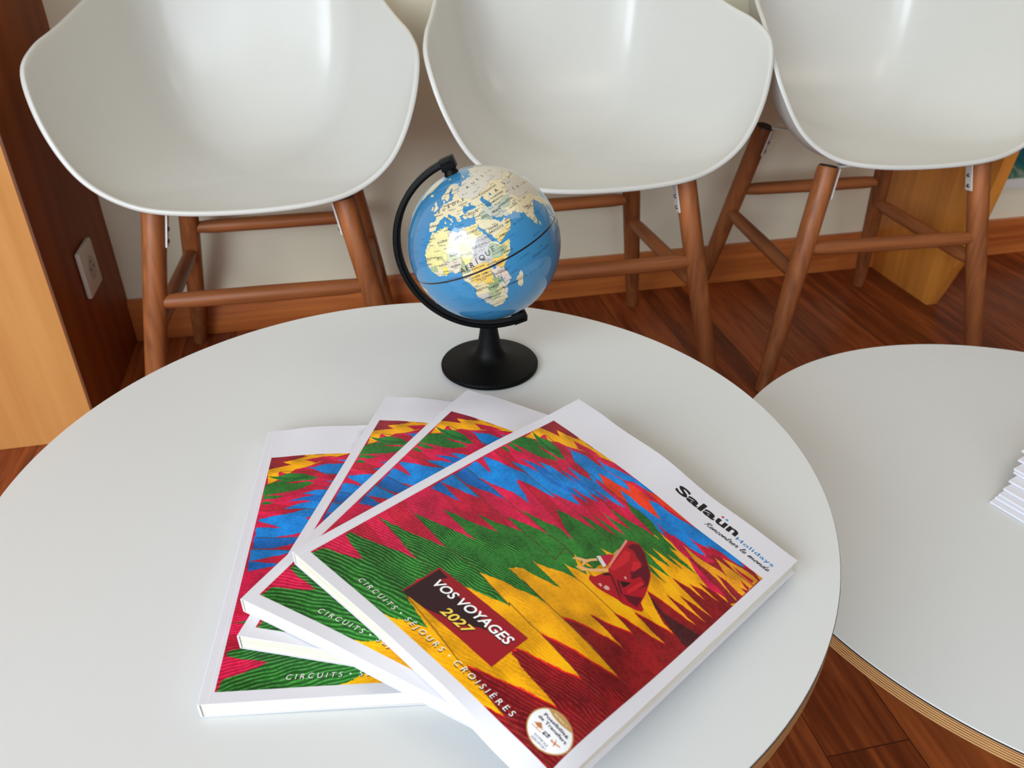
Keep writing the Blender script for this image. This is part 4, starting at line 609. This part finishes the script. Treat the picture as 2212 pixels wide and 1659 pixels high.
# ------------------------------------------------------------------ brochures
def sheet_mesh(name, C, top, inset, z_off, thick, wrap=False):
    bm = bmesh.new(); uvl = bm.loops.layers.uv.new('UVMap'); T, B = {}, {}
    P = bilin(C, UU, VV); cen = P.reshape(-1, 3).mean(0)
    for i in range(NU):
        for j in range(NV):
            u = min(max(UU[i, j], inset[0]), 1-inset[1]); v = min(max(VV[i, j], inset[2]), 1-inset[2])
            p = bilin(C, np.array([u]), np.array([v]))[0]; h = float(gsamp(top, np.array([u]), np.array([v]))[0])
            T[i, j] = bm.verts.new((p[0], p[1], h+z_off)); B[i, j] = bm.verts.new((p[0], p[1], h+z_off-thick))
    for i in range(NU-1):
        for j in range(NV-1):
            q = [(i, j), (i+1, j), (i+1, j+1), (i, j+1)]
            f = bm.faces.new([T[k] for k in q]); f.smooth = True
            for l, k in zip(f.loops, q): l[uvl].uv = (UU[k], VV[k])
            f = bm.faces.new([B[k] for k in q[::-1]]); f.material_index = 1; f.smooth = True
    def side(seq):
        for a, b in zip(seq, seq[1:]):
            f = bm.faces.new((T[a], B[a], B[b], T[b])); f.material_index = 1
    side([(i, 0) for i in range(NU)]); side([(NU-1, j) for j in range(NV)]); side([(i, NV-1) for i in range(NU-1, -1, -1)]); side([(0, j) for j in range(NV-1, -1, -1)])
    bmesh.ops.recalc_face_normals(bm, faces=bm.faces[:])
    me = bpy.data.meshes.new(name); bm.to_mesh(me); bm.free()
    try: me.set_sharp_from_angle(angle=math.radians(40))
    except Exception: pass
    return me
BLAB = ['lowest brochure of the fan, lying flat on the table, its spine farthest left', 'second brochure from the bottom of the fan, mostly hidden between its neighbours', 'third brochure from the bottom of the fan, directly under the topmost one', 'topmost brochure of the fan, its whole cover with kneeling figure and title visible']
for k, (C, top) in enumerate(brochures()):
    b = empty('travel_brochure', (C[:, 0].mean(), C[:, 1].mean(), Z1+float(top.min())-MT), 0, BLAB[k], 'brochure', 'fanned travel brochures')
    def put(name, me, mats):
        o = link(name, me, mats, b); o.location = Vector((0, 0, Z1))-Vector(b.location); return o
    put('page_block', sheet_mesh('page_block', C, top, (.004, .010, .003), -.0014, MT-.0019), [M_pages, M_pages])
    put('front_cover', sheet_mesh('front_cover', C, top, (0, 0, 0), 0, .0004), [M_cover, M_paper])
    put('back_cover', sheet_mesh('back_cover', C, top, (0, 0, 0), -MT+.0004, .0003), [M_paper, M_paper])
    bm = bmesh.new(); a = []; Pn = (Vector(C[0])-Vector(C[3])).normalized(); Pn.z = 0
    for j in range(NV):
        p = bilin(C, np.array([0.]), np.array([VV[0, j]]))[0]; h = float(top[0, j]); q = Vector((p[0], p[1], 0))
        a.append([bm.verts.new(q+Vector((0, 0, h-.00005))), bm.verts.new(q+Pn*.0005+Vector((0, 0, h-.0006))), bm.verts.new(q+Pn*.0005+Vector((0, 0, h-MT+.0006))), bm.verts.new(q+Vector((0, 0, h-MT+.00015))), bm.verts.new(q-Pn*.0006+Vector((0, 0, h-MT+.0003))), bm.verts.new(q-Pn*.0006+Vector((0, 0, h-.0003)))])
    for A, B in zip(a, a[1:]):
        for i in range(6): bm.faces.new((A[i], A[(i+1) % 6], B[(i+1) % 6], B[i]))
    bm.faces.new(a[0]); bm.faces.new(a[-1][::-1]); put('spine', finish(bm, 'spine'), M_paper)
# ------------------------------------------------------------------ white booklets on the lower table
BK = [(.4711, .6162), (.4766, .6189), (.4800, .6202), (.4862, .6251), (.4952, .6336), (.5043, .6438), (.5045, .6452), (.5134, .6557), (.5224, .6673)]
BN = ['lowest white booklet of the pile on the lower table', 'second white booklet from the bottom of the pile on the lower table', 'third white booklet from the bottom of the pile on the lower table', 'fourth white booklet from the bottom of the pile on the lower table', 'white booklet in the very middle of the pile of nine on the lower table', 'fourth white booklet from the top of the pile on the lower table', 'third white booklet from the top of the pile on the lower table', 'second white booklet from the top of the pile on the lower table', 'topmost white booklet of the pile on the lower table, at the right edge']
def booklet_parts():
    L, Wd, t = .26, .20, .0028
    bm = bmesh.new(); prof = [(.0, .0003), (.0, t-.0003), (.0012, t), (Wd, t-.0002), (Wd, t-.0006), (.0016, t-.0007), (.0010, t/2), (.0016, .0007), (Wd, .0006), (Wd, .0002), (.0012, 0)]
    a = [[bm.verts.new((x, y, z)) for y, z in prof] for x in (0, L)]; n = len(prof)
    for i in range(n): bm.faces.new((a[0][i], a[0][(i+1) % n], a[1][(i+1) % n], a[1][i]))
    bm.faces.new(a[0]); bm.faces.new(a[1][::-1]); cov = finish(bm, 'cover')
    bm = bmesh.new(); add_box(bm, .0015, L-.0015, .0020, Wd-.0012, .0008, t-.0009); return cov, finish(bm, 'pages', False)
bc, bp = booklet_parts(); bko = []
for i, (x, y) in enumerate(BK):
    o = empty('booklet', (x, y, Z2+.0002+.0030*i), math.radians(-60+.8*math.sin(i*2.1)), BN[i], 'booklet', 'white booklets piled on the lower table')
    link('cover', bc, M_paper, o); link('pages', bp, M_pages, o)
# ------------------------------------------------------------------ shell chairs
RIM = np.array([[0, -.0191, .4108], [.0935, -.0155, .4145], [.1578, -.0015, .4265], [.2093, .0131, .462], [.2428, .0347, .5212], [.2592, .0682, .5822], [.2534, .1166, .6083], [.2365, .1869, .6248], [.2056, .3033, .6585], [.1644, .3957, .6974], [.0871, .418, .7285], [0, .424, .7396]])
def rim_curve(n=6):
    full = np.vstack([RIM, (RIM*[-1, 1, 1])[-2:0:-1]]); m = len(full); out = []
    for i in range(m):
        p = [full[(i+k-1) % m] for k in range(4)]
        for t in np.linspace(0, 1, n, endpoint=False):
            out.append(.5*((2*p[1])+(-p[0]+p[2])*t+(2*p[0]-5*p[1]+4*p[2]-p[3])*t*t+(-p[0]+3*p[1]-3*p[2]+p[3])*t**3))
    return np.array(out)
def shell_mesh():
    R = rim_curve(6); cc = np.array([0, .20]); dd = R[:, :2]-cc; R[:, :2] -= dd/np.linalg.norm(dd, axis=1)[:, None]*.0042; R[:, 2] -= .0012; nR = len(R); C0 = np.array([0, .17, .4035]); NVr = 18; th = .0055
    G = np.zeros((NVr, nR, 3))
    for i, r in enumerate(R):
        d = r-C0; ang = math.atan2(d[1], abs(d[0])); rise = max(0, r[2]-.425)
        k2 = C0.copy(); sc = .90-.04*min(1, rise/.1)
        k2[:2] = C0[:2]+d[:2]*sc
        corner = math.exp(-((ang-.98)/.30)**2); k2[:2] = C0[:2]+(k2[:2]-C0[:2])*(1+.10*corner)
        k2[2] = C0[2]+rise*.10+min(r[2]-C0[2], .02)*.5
        k1 = C0.copy(); k1[:2] += d[:2]*.62; k1[2] = C0[2]-.001+rise*.01
        for j in range(NVr):
            t = ((j+1)/NVr); a = 1-t; G[j, i] = a**3*C0+3*a*a*t*k1+3*a*t*t*k2+t**3*r
    for _ in range(2): G[:-1] = (G[:-1]*2+np.roll(G[:-1], 1, 1)+np.roll(G[:-1], -1, 1))/4
    du = np.roll(G, -1, 1)-np.roll(G, 1, 1); dv = np.zeros_like(G); dv[1:-1] = G[2:]-G[:-2]; dv[0] = G[1]-C0; dv[-1] = G[-1]-G[-2]
    nrm = np.cross(du, dv); nrm /= np.linalg.norm(nrm, axis=2)[..., None]+1e-12
    cen = nrm[0].mean(0); nrm = nrm*(1 if cen[2] < 0 else -1)      # outward and down
    bm = bmesh.new(); ci = bm.verts.new(C0); co = bm.verts.new(C0+np.array([0, 0, -th]))
    I = [[bm.verts.new(p) for p in row] for row in G]; O = [[bm.verts.new(G[j, i]+nrm[j, i]*th) for i in range(nR)] for j in range(NVr)]
    out = dv[-1]/(np.linalg.norm(dv[-1], axis=1)[:, None])
    L1 = [bm.verts.new(G[-1, i]+nrm[-1, i]*th*.15+out[i]*.0024) for i in range(nR)]; L2 = [bm.verts.new(G[-1, i]+nrm[-1, i]*th*1.0+out[i]*.0030) for i in range(nR)]; L3 = [bm.verts.new(G[-1, i]+nrm[-1, i]*th*1.55+out[i]*.0004) for i in range(nR)]
    for i in range(nR):
        k = (i+1) % nR; bm.faces.new((ci, I[0][i], I[0][k])); bm.faces.new((co, O[0][k], O[0][i]))
        for j in range(NVr-1): bm.faces.new((I[j][i], I[j+1][i], I[j+1][k], I[j][k])); bm.faces.new((O[j][k], O[j+1][k], O[j+1][i], O[j][i]))
        for A, B in ((I[-1], L1), (L1, L2), (L2, L3), (L3, O[-1])): bm.faces.new((A[i], B[i], B[k], A[k]))
    me = finish(bm, 'seat_shell', True, 180); return me
WFt, WR, DF, TF, TR_, YF, YR, ZT = .209, .1949, .3958, .1348, .1335, .0534, .3097, .3935
def make_chair():
    c = empty('shell_chair', (0, 0, 0), 0, '-', 'chair', 'white shell chairs along the wall')
    sh = link('seat_shell', shell_mesh(), M_shell, c); sb = sh.modifiers.new('sub', 'SUBSURF'); sb.levels = 1; sb.render_levels = 1
    L = {}
    for nm, f, t in (('FL', (-WFt, 0, 0), (-TF, YF, ZT)), ('FR', (WFt, 0, 0), (TF, YF, ZT)), ('RL', (-WR, DF, 0), (-TR_, YR, ZT)), ('RR', (WR, DF, 0), (TR_, YR, ZT))):
        f, t = Vector(f), Vector(t); L[nm] = lambda z, f=f, t=t: f+(t-f)*(z/ZT)
        leg = tube('leg', [L[nm](z) for z in (0, .003, .06, .14, .24, ZT-.004, ZT)], [.0118, .0125, .0142, .0162, .0172, .0172, .0160], M_leg, c, 28)
        tube('leg_cap', [L[nm](ZT-.0012), L[nm](ZT+.0018)], [.0152, .0140], M_cap, leg, 24)
        # white steel angle: strip down the inner side of the leg, tab under the shell, two screws
        sx = -1 if t.x > 0 else 1; ax = (t-f).normalized(); inn = Vector((sx, -1.0 if nm[0] == 'R' else 0, 0)).normalized(); inn = (inn-ax*inn.dot(ax)).normalized(); yy = ax.cross(inn).normalized()
        B3 = Matrix((inn, yy, ax)).transposed().to_4x4(); B3.translation = L[nm](ZT-.030)
        bm = bmesh.new(); add_box(bm, .0168, .0192, -.0075, .0075, -.020, .0300); bmesh.ops.transform(bm, matrix=B3, verts=bm.verts[:])
        T3 = Matrix.Translation(L[nm](ZT)) @ Matrix.Rotation(math.atan2(inn.y, inn.x), 4, 'Z'); nv = len(bm.verts); add_box(bm, .0165, .0505, -.0075, .0075, -.0006, .0018); bm.verts.ensure_lookup_table(); bmesh.ops.transform(bm, matrix=T3, verts=bm.verts[nv:])
        br = link('bracket', finish(bm, 'bracket', False), M_steel, c)
        for dz in (-.012, .006):
            bm = bmesh.new(); p = B3 @ Vector((.019, 0, dz)); ring_tube(bm, [p, p+inn*.0022], [.0036, .0026], 14); link('screw', finish(bm, 'screw'), M_screw, br)
    for a, b, z in (('FL', 'FR', .258), ('RL', 'RR', .262), ('FL', 'RL', .213), ('FR', 'RR', .213)):
        p, q = L[a](z), L[b](z); d = (q-p).normalized(); p, q = p+d*.008, q-d*.008
        tube('stretcher', [p, p+(q-p)*.10, p+(q-p)*.5, p+(q-p)*.9, q], [.0098, .0122, .0130, .0122, .0098], M_rail if abs(q.x-p.x) > .2 else M_side, c, 24)
    return c
def copy_tree(o, parent=None):
    q = o.copy(); COL.objects.link(q); q.parent = parent
    for ch in list(o.children): copy_tree(ch, q)
    return q
ch0 = make_chair()
for i, (x, y, a, lab) in enumerate(((-.372, 1.097, .1774, 'white plastic shell chair at the left, beside the wooden partition'), (.154, 1.1765, .2013, 'white plastic shell chair in the middle, behind the globe'), (.6610, 1.2760, .1459, 'white plastic shell chair farthest right, in front of the cherry wood stand'))):
    o = ch0 if i == 0 else copy_tree(ch0); o.location = (x, y, 0); o.rotation_euler = (0, 0, a); o['label'] = lab
bpy.context.view_layer.update()
